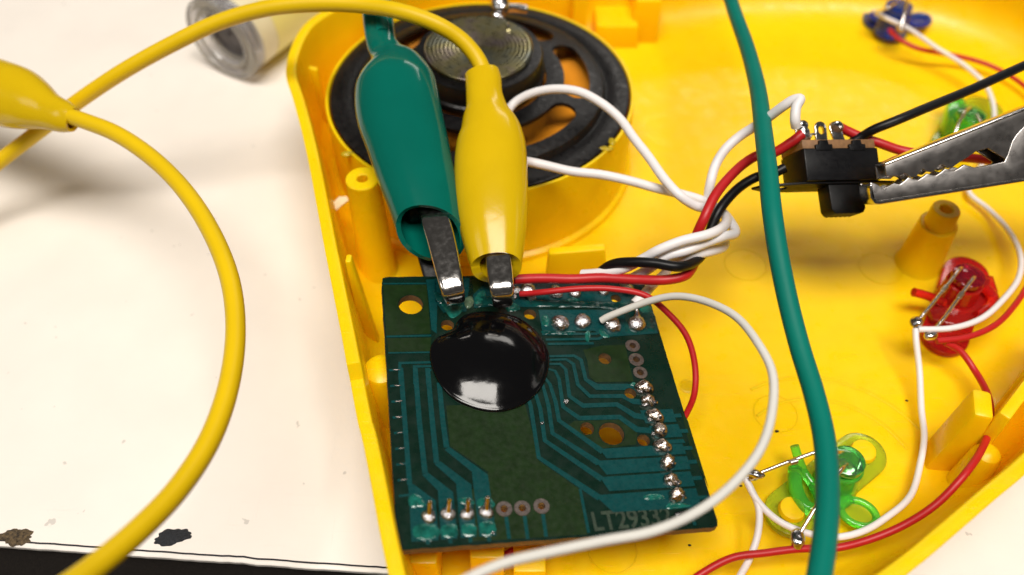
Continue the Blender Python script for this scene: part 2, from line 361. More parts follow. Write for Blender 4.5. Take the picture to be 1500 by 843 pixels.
# ================================================================== THE YELLOW SHELL
RZ, FZ = 2.4, 0.35
rim_px = [(620, 1010), (590, 930), (560, 808), (540, 700), (528, 640), (520, 609), (500, 499), (475, 369), (446, 216), (428, 145), (418, 113), (419, 90),
          (424, 72), (433, 52), (444, 36), (458, 24), (490, 6), (560, -20), (700, -60), (900, -100), (1150, -125), (1400, -110), (1600, -40), (1720, 90),
          (1750, 250), (1715, 400), (1640, 540), (1560, 640), (1500, 699), (1464, 729), (1410, 776), (1349, 828), (1290, 872), (1200, 930), (1050, 1000), (850, 1045), (700, 1045)]
out = smooth_path([P(x, y, RZ) for x, y in rim_px], 10, closed=True)
# even spacing
L = [0.0]
for i in range(len(out)): L.append(L[-1] + (out[(i + 1) % len(out)] - out[i]).length)
NS = 420; ts = np.linspace(0, L[-1], NS, endpoint=False)
arr = np.array([tuple(v) for v in out] + [tuple(out[0])])
OUT = [Vector([np.interp(t, L, arr[:, k]) for k in range(3)]) for t in ts]
NRM = []
area = sum(OUT[i].x * OUT[(i + 1) % NS].y - OUT[(i + 1) % NS].x * OUT[i].y for i in range(NS))
for i in range(NS):
    t = OUT[(i + 3) % NS] - OUT[(i - 3) % NS]; n = Vector((-t.y, t.x, 0)).normalized(); NRM.append(n if area > 0 else -n)   # inward
def col_of(i):
    x = OUT[i].x; y = OUT[i].y
    right = min(1, max(0, (x + 1.0) / 4.0)); Rf = 0.45 + 0.45 * right
    top = RZ
    py_notch = P(505, 540, RZ).y, P(522, 620, RZ).y
    if x < 0 and py_notch[1] < y < py_notch[0]: top = RZ - 0.2
    th = 0.2
    col = []
    # outer side, bottom to top
    for d, z in ((1.3, 0.02), (0.75, 0.1), (0.35, 0.4), (0.12, 1.0), (0.03, top - 0.05), (0.012, top - 0.012)): col.append((d, z))
    for d, z in ((0.03, top), (th - 0.03, top), (th - 0.01, top - 0.012), (th, top - 0.04)): col.append((d, z))
    # inner wall with draft, then fillet
    zf = FZ + Rf
    d_w = th + 0.02 + 0.06 * (top - zf)
    for k in range(9):
        a = math.pi / 2 * k / 8
        col.append((d_w + Rf * (1 - math.cos(a)), zf - Rf * math.sin(a)))
    return col
cols = [col_of(i) for i in range(NS)]; m_ = len(cols[0]); vs, fs = [], []
for i in range(NS):
    for d, z in cols[i]:
        p = OUT[i] + NRM[i] * d; vs.append((p.x, p.y, z))
for i in range(NS):
    j = (i + 1) % NS
    for k in range(m_ - 1): fs.append((i * m_ + k, i * m_ + k + 1, j * m_ + k + 1, j * m_ + k))
fs.append(tuple(i * m_ + m_ - 1 for i in range(NS))); fs.append(tuple(i * m_ for i in range(NS)))
shell = thing('toy_shell', 'open yellow plastic toy casing lying on the cream table', 'toy casing', (2.5, 9, 0.02))
obj('shell_body', vs, fs, M['yellow'], shell, angle=50)
Y = M['yellow']
def post(px, py, ztop, r0, r1, step=None, hole=0.1, base=None, name='screw_post'):
    b = base or P(px, py, FZ); z0 = FZ - 0.02
    pr = [(r0 + 0.05, z0), (r0, z0 + 0.08)]
    if step: pr += [(r1 + 0.02, ztop - step[0] - 0.02), (r1, ztop - step[0]), (step[1] + 0.01, ztop - step[0] + 0.005), (step[1], ztop - step[0] + 0.02), (step[1] - 0.01, ztop - 0.03), (step[1] - 0.03, ztop)]
    else: pr += [(r1, ztop - 0.02), (r1 - 0.02, ztop)]
    pr += [(hole + 0.02, ztop), (hole, ztop - 0.02), (hole * 0.9, ztop - 0.5), (0.0, ztop - 0.5)]
    return weld(lathe(name, pr, Vector((b.x, b.y, 0)), Y, shell, n=40))
post(554, 394, 2.5, 0.31, 0.265, hole=0.085)
bR = P(1345, 385, FZ); post(1345, 385, zat(306, bR.y), 0.37, 0.29, step=(0.34, 0.24), hole=0.1)
b_ = P(558, 538, 1.8); weld(lathe('peg', [(0.30, FZ), (0.27, 1.68), (0.24, 1.76), (0.16, 1.80), (0, 1.81)], Vector((b_.x, b_.y, 0)), Y, shell, n=32))
def slab(name, pts_xz, y0, thick, bev=0.03):
    """upright rib facing the viewer: polygon in x-z at y0"""
    return prism(name, pts_xz, Y, shell, O=Vector((0, y0, 0)), ex=X3, ey=Z3, ez=Y3, h0=0, h1=thick, bev=bev)
y0 = P(540, 507, FZ).y
def xat(px, y, z): return (px - CX) / FPX * depth((0, y, z))
zt = zat(384, y0); slab('rib', [(-2.42, FZ - .05), (xat(556, y0, FZ), FZ - .05), (xat(514, y0, zt), zt), (-2.42, zt)], y0, 0.16)
y0 = P(785, 354, FZ).y; zt = zat(289, y0); slab('rib', [(xat(745, y0, 1), FZ - .05), (xat(793, y0, FZ), FZ - .05), (xat(791, y0, zt), zt), (xat(745, y0, zt), zt)], y0, 0.22)
y0 = P(845, 425, FZ).y; zt = zat(368, y0); slab('rib', [(xat(797, y0, FZ), FZ - .05), (xat(893, y0, FZ), FZ - .05), (xat(886, y0, zt), zt + .03), (xat(804, y0, zt), zt - .08)], y0, 0.16)
# small ledge on the left wall by the speaker
y0 = P(440, 120, 1.6).y; zt = zat(100, y0); slab('rib', [(-3.84, 0.5), (xat(466, y0, zt), 0.5), (xat(464, y0, zt), zt - 0.06), (-3.84, zt)], y0, 0.12)
# tapered plate, right of the green light piece
a, b = P(1354, 688, FZ), P(1404, 699, FZ); h = 1.55; mid = (a + b) / 2
u = (b - a).normalized(); wv = (b - a).length
prism('rib', [(-wv / 2, -.03), (wv / 2, -.03), (wv * 0.27, h), (-wv * 0.27, h)], Y, shell, O=mid, ex=u, ey=Z3, ez=Vector((-u.y, u.x, 0)), h0=0, h1=0.45, bev=0.06)
b = P(1418, 700, FZ + 0.3); weld(lathe('peg', [(0.24, FZ), (0.2, FZ + 0.9), (0.16, FZ + 1.0), (0.08, FZ + 1.05), (0, FZ + 1.06)], Vector((b.x, b.y, 0)), Y, shell, n=24))
for px, py in ((1478, 600), (1530, 520)):
    b = P(px, py, 1.6); o_ = prism('rib', [(-.1, 0.5), (.1, 0.5), (.08, 2.0), (-.08, 2.0)], Y, shell, O=Vector((b.x, b.y, 0)), ex=Vector((0.7, -0.7, 0)), ey=Z3, ez=Vector((0.7, 0.7, 0)), h0=-0.5, h1=1.1, bev=0.03)
# upright pieces on the far wall behind the speaker
SPK = Vector((-0.58, 13.15, 1.95)); SR = 2.7
for px, w_, zt_, yy in ((848, 0.16, 2.2, 16.3), (948, 0.3, 1.4, 16.9), (905, 0.5, 0.9, 16.7)):
    slab('rib', [(xat(px, yy, 1) - w_, FZ - .05), (xat(px, yy, 1) + w_, FZ - .05), (xat(px, yy, 1) + w_ * .9, zt_), (xat(px, yy, 1) - w_ * .9, zt_)], yy, 0.8)
yy = 16.5; slab('partition', [(-0.4, FZ - .05), (1.35, FZ - .05), (1.35, 2.1), (-0.4, 2.2)], yy, 0.18)
# collar that holds the speaker
weld(lathe('speaker_collar', [(SR + 0.20, FZ - 0.02), (SR + 0.18, FZ + 0.1), (SR + 0.10, FZ + 0.14), (SR + 0.10, SPK.z - 0.12), (SR + 0.09, SPK.z + 0.02), (SR + 0.04, SPK.z + 0.02), (SR + 0.025, SPK.z - 0.1), (SR + 0.02, FZ)], Vector((SPK.x, SPK.y, 0)), Y, shell, n=120, cap0=False, cap1=False))
def lump(name, p, s, m, parent, seed, amp=0.2):
    me = lump_mesh(seed, s[0], s[1], s[2], amp); o = link(name, me, m, parent); o.location = Vector(p) - ORG[parent.name]; ORG[o.name] = ORG[parent.name]; return o
for k, (px, py, s) in enumerate(((886, 218, (.14, .06, .05)), (508, 226, (.13, .06, .045)), (896, 208, (.06, .09, .04)))):
    lump('melted_tab', P(px, py, SPK.z + 0.02), s, M['melt'], shell, 20 + k, 0.28)
# faint moulded marks of the floor
def floor_ring(name, px, py, r, wd=0.025, hgt=0.012, a0=0, a1=360):
    c = P(px, py, FZ); n = 72; vs, fs = [], []
    for i in range(n + 1):
        t = R_(a0 + (a1 - a0) * i / n)
        for dr, z in ((-wd, FZ - 0.002), (-wd * .5, FZ + hgt), (wd * .5, FZ + hgt), (wd, FZ - 0.002)):
            vs.append((c.x + (r + dr) * math.cos(t), c.y + (r + dr) * math.sin(t), z))
    for i in range(n):
        for k in range(3): fs.append((i * 4 + k, i * 4 + k + 1, i * 4 + 5 + k, i * 4 + 4 + k))
    return obj(name, vs, fs, Y, shell)
floor_ring('ejector_mark', 1092, 388, 0.36, 0.012, 0.006)
floor_ring('ejector_mark', 1290, 393, 0.36, 0.012, 0.006)
floor_ring('ejector_mark', 1136, 606, 0.33, 0.012, 0.006)
floor_ring('ejector_mark', 897, 806, 0.33, 0.012, 0.006)
floor_ring('moulded_arc', 1215, 700, 1.35, 0.03, 0.012, 20, 130)
floor_ring('moulded_arc', 1215, 700, 1.75, 0.03, 0.012, 10, 120)
# ledges under the board's near edge
for px0, px1, py_, zt_ in ((592, 640, 826, 1.2), (688, 738, 818, 1.2), (752, 800, 838, 0.8)):
    a = P((px0 + px1) / 2, py_, zt_); wd = abs(xat(px1, a.y, zt_) - xat(px0, a.y, zt_)) / 2
    slab('ledge', [(a.x - wd, FZ - .05), (a.x + wd, FZ - .05), (a.x + wd, zt_), (a.x - wd, zt_)], a.y, 0.5, 0.03)
a = P(1007, 566, FZ); weld(lathe('dimple', [(0.13, FZ + 0.003), (0.10, FZ + 0.012), (0.09, FZ + 0.003), (0, FZ + 0.002)], Vector((a.x, a.y, 0)), Y, shell, n=24))
# a curled shaving inside the shell
p0 = P(484, 314, 1.2); 
tag(obj('plastic_shaving', [p0 + Vector(v) for v in ((0, 0, 0), (.1, .02, .05), (.22, .1, .12), (.3, .22, .1), (.27, .27, .14), (.15, .2, .2), (.03, .1, .12), (0, 0, .02), (.1, .02, .07), (.22, .1, .14), (.3, .22, .12), (.27, .27, .16), (.15, .2, .22), (.03, .1, .14))],
    [(0, 1, 2, 3, 4, 5, 6), (7, 8, 9, 10, 11, 12, 13)] + [(i, (i + 1) % 7, 7 + (i + 1) % 7, 7 + i) for i in range(7)], M['flake']), 'pale curled plastic shaving caught against the left casing wall', 'shaving')

# ================================================================== SPEAKER
spk = thing('speaker', 'round black loudspeaker seated in the casing, magnet side up', 'speaker', (SPK.x, SPK.y, SPK.z - 0.1))
S0 = SPK
bas = lathe('frame', [(SR, -0.03), (SR, 0.03), (SR - 0.03, 0.045), (2.38, 0.045), (2.34, 0.03), (2.28, 0.03), (2.22, 0.15), (2.1, 0.19), (1.42, 0.30), (1.2, 0.30), (1.2, 0.22), (1.42, 0.22), (2.1, 0.11), (2.2, 0.03), (2.25, -0.03), (SR, -0.03)],
            S0, M['basket'], spk, n=120, cap0=False, cap1=False)
weld(bas)
cuts = []
for k in range(6):
    a0 = R_(8 + 60 * k); pts = []
    for i in range(9): t = a0 + R_(-19 + 38 * i / 8); pts.append((1.98 * math.cos(t), 1.98 * math.sin(t)))
    c1 = (1.75 * math.cos(a0 + R_(19)), 1.75 * math.sin(a0 + R_(19)))
    for i in range(1, 6): t = a0 + R_(19) + math.pi * i / 6; pts.append((c1[0] + .23 * math.cos(t), c1[1] + .23 * math.sin(t)))
    for i in range(9): t = a0 + R_(19 - 38 * i / 8); pts.append((1.52 * math.cos(t), 1.52 * math.sin(t)))
    c2 = (1.75 * math.cos(a0 - R_(19)), 1.75 * math.sin(a0 - R_(19)))
    for i in range(1, 6): t = a0 - R_(19) + math.pi + math.pi * i / 6; pts.append((c2[0] + .23 * math.cos(t), c2[1] + .23 * math.sin(t)))
    off = S0 - ORG[spk.name]
    cuts.append(prism_geo([(x + off.x, y + off.y) for x, y in pts], O3, X3, Y3, Z3, -0.5 + off.z, 1 + off.z))
cut(bas, cuts)
weld(lathe('cone', [(2.3, -0.02), (1.6, -0.35), (0.8, -0.6), (0, -0.62)], S0, M['cone'], spk, n=64, cap0=False))
weld(lathe('magnet', [(0, 0.2), (1.06, 0.2), (1.06, 0.34), (1.16, 0.36), (1.17, 0.44), (1.13, 0.47), (1.13, 0.74), (1.10, 0.80), (1.0, 0.82), (0, 0.82)], S0, M['basket'], spk, n=72))
yk = lathe('steel_yoke', [(0, 0), (0.94, 0), (0.95, 0.07), (0.93, 0.09), (0.10, 0.09), (0.06, 0.075), (0, 0.075)], SPK + Z3 * 0.815, M['turned'], spk, n=72); weld(yk)
# object texture must be centred on the disc: re-base the mesh
yc = SPK + Z3 * 0.9 - ORG[spk.name]
for v in yk.data.vertices: v.co -= yc
yk.location = yc
p = P(733, 12, 2.45)
lump('solder_terminal', p, (0.17, 0.24, 0.2), M['tin'], spk, 71, 0.3)
lump('solder_terminal', P(728, 24, 2.5), (0.1, 0.1, 0.1), M['tin'], spk, 72, 0.2)
tube('terminal_lug', [P(742, 12, 2.5), P(757, 12, 2.45), P(771, 14, 2.4)], 0.085, M['lead'], spk)
tube('wire_strand', [P(733, 22, 2.5), P(740, 32, 2.75), P(745, 38, 2.9)], 0.03, M['lead'], spk)

# ================================================================== CIRCUIT BOARD
BC = Vector((0.33885, 6.6475, CAM_Z - 10.13168)); BW, BH, BT = 4.0, 4.2216, 0.12
BM = Matrix(((0.98085731, -0.13801444, 0.13737159), (0.13711738, 0.99042529, 0.01601793), (-0.138267, 0.00312473, 0.99039006)))
bx, by, bz = BM @ X3, BM @ Y3, BM @ Z3
pcb = bpy.data.objects.new('circuit_board', None); COL.objects.link(pcb); pcb.matrix_world = Matrix.Translation(BC) @ BM.to_4x4(); pcb.empty_display_size = .3
ORG['circuit_board'] = O3
tag(pcb, 'green circuit board with black chip blob gripped by two test clips', 'circuit board')
def bl(px, py, h=0.0):
    d = ray(px, py); o = BC + bz * h; t = (o - CO).dot(bz) / d.dot(bz); q = CO + d * t - BC
    return q.dot(bx), q.dot(by)
def bsc(px, py):            # local cm per pixel there
    u, v = bl(px, py); return depth(BC + bx * u + by * v) / FPX
def bmesh_part(name, vs, fs, m, **kw):
    o = link(name, mesh(vs, fs, **kw), m, pcb); ORG[o.name] = O3; return o
# outline with slight nicks
rnd = random.Random(11); outl = []
cor = [(-BW / 2, BH / 2), (BW / 2, BH / 2), (BW / 2, -BH / 2), (-BW / 2, -BH / 2)]
for i in range(4):
    a, b = cor[i], cor[(i + 1) % 4]; n = 42
    for k in range(n):
        t = k / n; j = rnd.gauss(0, 0.0022) if k else 0.0
        x, y = a[0] + (b[0] - a[0]) * t, a[1] + (b[1] - a[1]) * t
        nx, ny = (b[1] - a[1]), -(b[0] - a[0]); ln = math.hypot(nx, ny)
        if k == 0: x *= 0.99; y *= 0.99
        outl.append((x + nx / ln * j, y + ny / ln * j))
v, f = prism_geo(outl, O3, X3, Y3, Z3, -BT, 0.0)
board = bmesh_part('laminate', v, f, M['board'])
board.data.materials.append(M['edgeb'])
HOLES = [(*K('C', 273, 245), 17.8), (*K('C', 555, 403), 9.6), (*K('E', 733, 97), 9.2), (*K('G', 900, 378), 7.4), (*K('A', 688, 232), 9.6), (*K('A', 930, 562), 8.8),
         (*K('B', 380, 160), 10.4), (*K('B', 530, 192), 18.8), (*K('B', 728, 232), 9.4)]
PADS = [(*K('A', 950, 112), 5, 11), (*K('A', 985, 242), 5.3, 11.5), (*K('A', 1022, 366), 5.3, 11), (*K('F', 882, 497), 5.6, 12.4), (*K('F', 1006, 492), 5.6, 12.4), (*K('F', 1138, 478), 5.6, 12.4)]
cuts = [cyl(*bl(x, y), r * bsc(x, y), -0.5, 0.5) for x, y, r in HOLES] + [cyl(*bl(h[0], h[1]), h[2] * bsc(h[0], h[1]), -0.5, 0.5, 18) for h in PADS]
cut(board, cuts)
for pl in board.data.polygons:
    if pl.normal.z < 0.5: pl.material_index = 1
hole_loc = [(*bl(x, y), r * bsc(x, y)) for x, y, r in HOLES] + [(*bl(h[0], h[1]), h[2] * bsc(h[0], h[1])) for h in PADS]
def flat(name, poly, m, h, bev=0.0):
    v, f = prism_geo(poly, O3, X3, Y3, Z3, -0.002, h); o = bmesh_part(name, v, f, m)
    xs = [q[0] for q in poly]; ys = [q[1] for q in poly]
    near = [c for c in hole_loc if min(xs) - c[2] < c[0] < max(xs) + c[2] and min(ys) - c[2] < c[1] < max(ys) + c[2]]
    if near: cut(o, [cyl(x, y, r * 1.06, -0.5, 0.5) for x, y, r in near])
    return o
def bpoly(name, c, pts, m, h): return flat(name, [bl(*K(c, x, y)) for x, y in pts], m, h)
def stroke(name, c, pts, m, h):
    q = []
    for x, y, wd in pts:
        px, py = K(c, x, y); q.append((*bl(px, py), wd / CROPS[c][2] * bsc(px, py) / 2))
    Lf, Rt = [], []
    for i, (x, y, hw) in enumerate(q):
        def dirn(a, b):
            dx, dy = b[0] - a[0], b[1] - a[1]; l = math.hypot(dx, dy); return dx / l, dy / l
        d0 = dirn(q[i - 1], q[i]) if i else dirn(q[0], q[1]); d1 = dirn(q[i], q[i + 1]) if i + 1 < len(q) else d0
        nx, ny = -(d0[1] + d1[1]), d0[0] + d1[0]; l = math.hypot(nx, ny); nx /= l; ny /= l
        k = min(1.6, 1 / max(0.4, nx * -d0[1] + ny * d0[0]))
        Lf.append((x + nx * hw * k, y + ny * hw * k)); Rt.append((x - nx * hw * k, y - ny * hw * k))
    return flat(name, Lf + Rt[::-1], m, h)
# paler bare laminate areas
ol = M['olive']
bpoly('bare_patch', 'C', [(58, 95), (395, 92), (425, 470), (85, 485)], ol, 0.003)
bpoly('bare_patch', 'C', [(88, 505), (430, 500), (425, 605), (100, 612)], ol, 0.003)
bpoly('bare_patch', 'D', [(415, 230), (900, 215), (945, 380), (985, 570), (1160, 690), (1160, 850), (700, 850), (690, 650), (440, 480)], ol, 0.003)
bpoly('bare_patch', 'B', [(-180, 380), (70, 360), (325, 530), (380, 815), (-360, 860), (-390, 600)], ol, 0.0045)
bpoly('bare_patch', 'A', [(480, 150), (640, 110), (880, 100), (900, 200), (960, 450), (600, 455), (540, 400), (520, 250)], ol, 0.003)
bpoly('bare_patch', 'B', [(250, 150), (300, 115), (590, 105), (690, 185), (680, 260), (470, 285)], ol, 0.003)
bpoly('bare_patch', 'H', [(820, 190), (930, 180), (940, 290), (840, 330)], ol, 0.003)
bpoly('bare_patch', 'B', [(960, 45), (1000, 110), (1130, 530), (1105, 470), (1020, 300)], ol, 0.003)
# copper under teal mask
te = M['teal']; T_ = 'copper_trace'
stroke(T_, 'A', [(120, 212, 22), (395, 206, 30), (460, 245, 36), (505, 430, 38), (612, 502, 68), (905, 502, 72), (1040, 530, 60)], te, 0.007)
stroke(T_, 'A', [(120, 246, 20), (320, 240, 26), (388, 285, 34), (430, 480, 36), (545, 590, 38), (850, 588, 44), (960, 640, 60), (1090, 650, 60)], te, 0.007)
stroke(T_, 'A', [(120, 284, 20), (262, 284, 26), (315, 335, 32), (350, 590, 38), (480, 680, 48), (800, 668, 48), (975, 775, 62), (1110, 795, 62)], te, 0.007)
stroke(T_, 'A', [(120, 322, 18), (215, 350, 26), (252, 430, 34), (290, 690, 38), (445, 798, 48), (825, 788, 50), (990, 905, 62), (1190, 925, 62)], te, 0.007)
stroke(T_, 'B', [(120, -150, 16), (150, -110, 22), (185, 0, 26), (205, 112, 26), (475, 305, 40)], te, 0.007)
stroke(T_, 'B', [(75, -150, 16), (105, -110, 20), (140, 20, 26), (165, 190, 26), (450, 375, 42)], te, 0.007)
stroke(T_, 'B', [(45, -100, 20), (90, 40, 26), (118, 236, 26), (470, 475, 40)], te, 0.007)
stroke(T_, 'B', [(0, -80, 22), (30, 20, 26), (80, 340, 26), (455, 590, 44)], te, 0.007)
bpoly(T_, 'B', [(455, 288), (680, 275), (965, 255), (990, 318), (500, 346)], te, 0.008)
bpoly(T_, 'B', [(428, 362), (995, 332), (1018, 412), (500, 446)], te, 0.008)
bpoly(T_, 'B', [(458, 462), (1015, 426), (1045, 516), (515, 548)], te, 0.008)
bpoly(T_, 'B', [(425, 574), (1050, 530), (1085, 648), (540, 678)], te, 0.008)
bpoly(T_, 'B', [(705, 50), (905, 42), (930, 120), (740, 130)], te, 0.008)
bpoly(T_, 'B', [(760, 148), (940, 134), (968, 212), (800, 222)], te, 0.008)
bpoly(T_, 'B', [(790, 235), (972, 228), (985, 250), (860, 258)], te, 0.0085)
for y_, x_ in ((85, 935), (180, 975), (285, 1003), (370, 1030), (470, 1062), (590, 1098)): stroke(T_, 'B', [(x_ - 40, y_, 26), (x_ + 25, y_ - 4, 26)], te, 0.0095)
stroke(T_, 'B', [(335, 535, 18), (388, 806, 20)], te, 0.0095)
stroke(T_, 'B', [(1010, 655, 22), (1045, 760, 22)], te, 0.0095)
for x_, y_ in ((895, 545), (1022, 545), (1148, 530)): stroke('trace_tail', 'F', [(x_, y_, 26), (x_ + 22, y_ + 158, 26)], te, 0.007)
for pts in ([(428, 692, 20), (188, 698, 22), (190, 800, 28), (196, 860, 30)], [(428, 722, 18), (300, 725, 22), (308, 860, 32)], [(430, 752, 16), (396, 756, 22), (408, 860, 34)]):
    stroke(T_, 'C', pts, te, 0.007)
stroke(T_, 'D', [(135, 0, 30), (160, 330, 30), (190, 720, 32)], te, 0.0085)
stroke(T_, 'D', [(224, 0, 30), (250, 330, 32), (285, 650, 34)], te, 0.0085)
stroke(T_, 'D', [(300, 0, 30), (330, 330, 32), (356, 585, 34)], te, 0.0085)
stroke(T_, 'D', [(372, 90, 30), (395, 330, 32), (418, 490, 34)], te, 0.0085)
bpoly(T_, 'F', [(222, 320), (260, 328), (412, 440), (432, 712), (246, 722), (232, 440)], te, 0.010)
bpoly(T_, 'F', [(318, 262), (362, 250), (532, 382), (560, 700), (450, 708), (428, 372)], te, 0.010)
bpoly(T_, 'F', [(404, 190), (446, 172), (656, 330), (692, 690), (585, 696), (552, 322)], te, 0.010)
bpoly(T_, 'F', [(474, 92), (502, 70), (770, 262), (828, 680), (712, 688), (660, 242)], te, 0.010)
for x_ in (358, 512, 650, 778): stroke('trace_tail', 'F', [(x_ - 3, 690, 26), (x_ + 3, 742 - (x_ - 358) * 0.05, 26)], te, 0.0115)
for i in range(9): stroke('trace_tail', 'D', [(62 + 7.6 * i, 14 + 97 * i, 16), (140 + 6.4 * i, 6 + 97 * i, 14)], te, 0.0075)
for i in range(8):
    px, py = K('D', 105 + 7 * i, 10 + 97 * i); u, vv = bl(px, py); n_ = 'nick'
    me = lump_mesh(300 + i, 0.045, 0.009, 0.006, 0.5, 2); o = link(n_, me, M['ring'], pcb, (u, vv, 0.008)); o.rotation_euler.z = random.uniform(-.2, .3)
bpoly(T_, 'C', [(390, 55), (462, 50), (478, 200), (472, 470), (432, 440), (410, 200)], te, 0.007)
stroke(T_, 'C', [(58, 86, 14), (392, 84, 14)], te, 0.008)
stroke(T_, 'C', [(85, 494, 18), (430, 486, 18)], te, 0.008)
stroke(T_, 'C', [(98, 620, 14), (430, 615, 14)], te, 0.008)
bpoly(T_, 'H', [(480, 180), (800, 175), (770, 480), (560, 490), (480, 380)], te, 0.007)
bpoly(T_, 'H', [(830, 330), (960, 200), (1500, 205), (1500, 440), (1320, 440), (1000, 430), (840, 450)], te, 0.0075)
bpoly(T_, 'G', [(250, 210), (1090, 205), (1170, 420), (600, 430), (230, 400)], te, 0.007)
bpoly(T_, 'G', [(270, 470), (1190, 470), (1245, 660), (830, 690), (720, 640), (300, 640)], te, 0.007)
stroke(T_, 'G', [(300, 668, 22), (740, 665, 22), (800, 640, 20)], te, 0.008)
stroke(T_, 'G', [(330, 712, 22), (760, 705, 24), (840, 670, 20)], te, 0.008)
stroke(T_, 'G', [(345, 748, 22), (720, 742, 24)], te, 0.008)
# pad rings
for x, y, ri, ro in PADS:
    u, vv = bl(x, y); s = bsc(x, y); n = 28; vs, fs = [], []
    for k in range(n):
        t = 2 * math.pi * k / n
        for r, z in ((ri * s * 0.98, -0.03), (ri * s, 0.013), (ro * s * 0.95, 0.014), (ro * s, 0.006)): vs.append((u + r * math.cos(t), vv + r * math.sin(t), z))
    for k in range(n):
        j = (k + 1) % n
        for q in range(3): fs.append((k * 4 + q, k * 4 + q + 1, j * 4 + q + 1, j * 4 + q))
    bmesh_part('pad_ring', vs, fs, M['ring'])
# solder joints
JM = [lump_mesh(40 + i, 1, 1, 0.48, 0.09) for i in range(4)]
for me in JM: me.materials.append(M['tin'])
JF = [lump_mesh(60 + i, 1, 1, 0.7, 0.26) for i in range(4)]
for me in JF: me.materials.append(M['tinflux'])
def joint(px, py, rpx, sx=1.0, sy=1.0, meshes=JM, rot=None, name='solder_joint', h=0.015):
    u, vv = bl(px, py); s = rpx * bsc(px, py); o = link(name, random.choice(meshes), None, pcb, (u, vv, h))
    o.scale = (s * sx, s * sy, s * 1.6); o.rotation_euler.z = random.uniform(0, 6.28) if rot is None else rot; return o
for x, y, r in ((440, 580, 65), (630, 570, 62), (875, 600, 62), (1070, 585, 66), (180, 312, 60), (92, 320, 34), (68, 368, 26), (405, 335, 56), (565, 340, 48), (800, 330, 36), (1000, 310, 44), (215, 370, 34)):
    px, py = K('G', x, y); joint(px, py, 1.2 * r / 5.556)
tip = link('solder_peak', mesh(*rings([Vector((0, 0, z)) for z in (0, .05, .11, .2)], [X3] * 4, [Y3] * 4, [.06, .035, .018, .01], [.06, .035, .018, .01], 10)), M['tin'], pcb, (*bl(*K('G', 1066, 540)), 0.05)); tip.rotation_euler.x = -0.9
PINS = [(942, 570), (950, 590), (957.5, 612), (963.4, 632.7), (968.9, 656), (976.5, 679.7), (983.6, 705), (989.5, 727.6)]
pinm = mesh(*rings([Vector((0, 0, z)) for z in (0, .06, .1, .115)], [X3] * 4, [Y3] * 4, [.034, .032, .03, .016], [.034, .032, .03, .016], 10)); pinm.materials.append(M['tin'])
for i, (px, py) in enumerate(PINS):
    joint(px, py, 11.2, 1.1, 1.0, JF, rot=random.uniform(-.5, .5))
    joint(px - 4, py + 3, 6.0, 1.2, 0.8, JM, rot=random.uniform(-.6, .6))
    o = link('pin', pinm, None, pcb, (*bl(px + 8, py + 5), 0.0)); o.rotation_euler = (random.uniform(-.2, .2), random.uniform(-.2, .2), 0)
for i, (x, y) in enumerate(((365, 545), (497, 532), (627, 530), (757, 515))):
    px, py = K('F', x, y); joint(px, py + 1.5, 11.6, 1.0, 0.95, JM)
    u, vv = bl(px, py); u2, v2 = bl(*K('F', x + 2, y - 76))
    o = bmesh_part('pin', *tube_geo([Vector((u, vv - .01, 0.03)), Vector((u + .004, vv + 0.045, 0.13)), Vector((u + .008, vv + 0.085, 0.205))], [0.042, 0.034, 0.03], 12, 4), M['tinflux'], angle=60)
px, py = K('A', 318, 645); joint(px, py, 4.2, name='via')
for px, py in (K('F', 803, 662), K('B', 100, 132)): joint(px, py, 2.6, name='solder_speck')
for i in range(26):
    px, py = K('C', random.uniform(80, 400), random.uniform(100, 470)); u, vv = bl(px, py)
# flux residue
def residue(c, pts, m=M['flux'], h=0.016):
    q = [bl(*K(c, x, y)) for x, y in pts]; cx = sum(a for a, _ in q) / len(q); cy = sum(b for _, b in q) / len(q)
    sm = smooth_path([Vector((a, b, 0)) for a, b in q], 5, closed=True); n = len(sm); rnd = random.Random(int(pts[0][0] * 7 + pts[0][1]))
    vs = []; fs = []
    for s, z in ((1, 0.004), (0.82, h * 0.8), (0.45, h)):
        for p in sm: vs.append((cx + (p.x - cx) * s + rnd.gauss(0, .004), cy + (p.y - cy) * s + rnd.gauss(0, .004), z + rnd.gauss(0, .0012)))
    for r in range(2):
        for k in range(n): fs.append((r * n + k, r * n + (k + 1) % n, (r + 1) * n + (k + 1) % n, (r + 1) * n + k))
    fs.append(tuple(range(2 * n, 3 * n)))
    o = bmesh_part('flux_residue', vs, fs, m, angle=80)
    near = [cc for cc in hole_loc if any(math.hypot(cc[0] - v[0], cc[1] - v[1]) < cc[2] * 1.3 for v in vs)]
    return o
residue('H', [(530, 410), (640, 420), (740, 410), (735, 470), (690, 520), (640, 540), (570, 470)])
residue('H', [(880, 300), (935, 280), (950, 380), (1010, 420), (930, 430), (850, 420), (840, 370)])
residue('F', [(232, 400), (290, 390), (330, 430), (345, 480), (290, 490), (238, 490)])
residue('B', [(722, 580), (790, 562), (850, 575), (865, 592), (790, 605), (735, 600)])
residue('F', [(560, 430), (600, 415), (660, 425), (680, 460), (600, 470)]); residue('F', [(690, 440), (740, 415), (800, 430), (815, 480), (700, 490)])
residue('F', [(255, 610), (420, 605), (428, 700), (260, 705)]); residue('F', [(450, 610), (550, 600), (555, 690), (460, 695)]); residue('F', [(590, 605), (680, 600), (690, 680), (598, 685)]); residue('F', [(712, 590), (812, 580), (822, 670), (722, 678)])
residue('G', [(480, 400), (560, 360), (610, 390), (590, 420), (510, 425)]); residue('G', [(650, 660), (690, 640), (690, 690), (670, 740)]); residue('G', [(300, 520), (340, 510), (350, 600), (305, 600)])
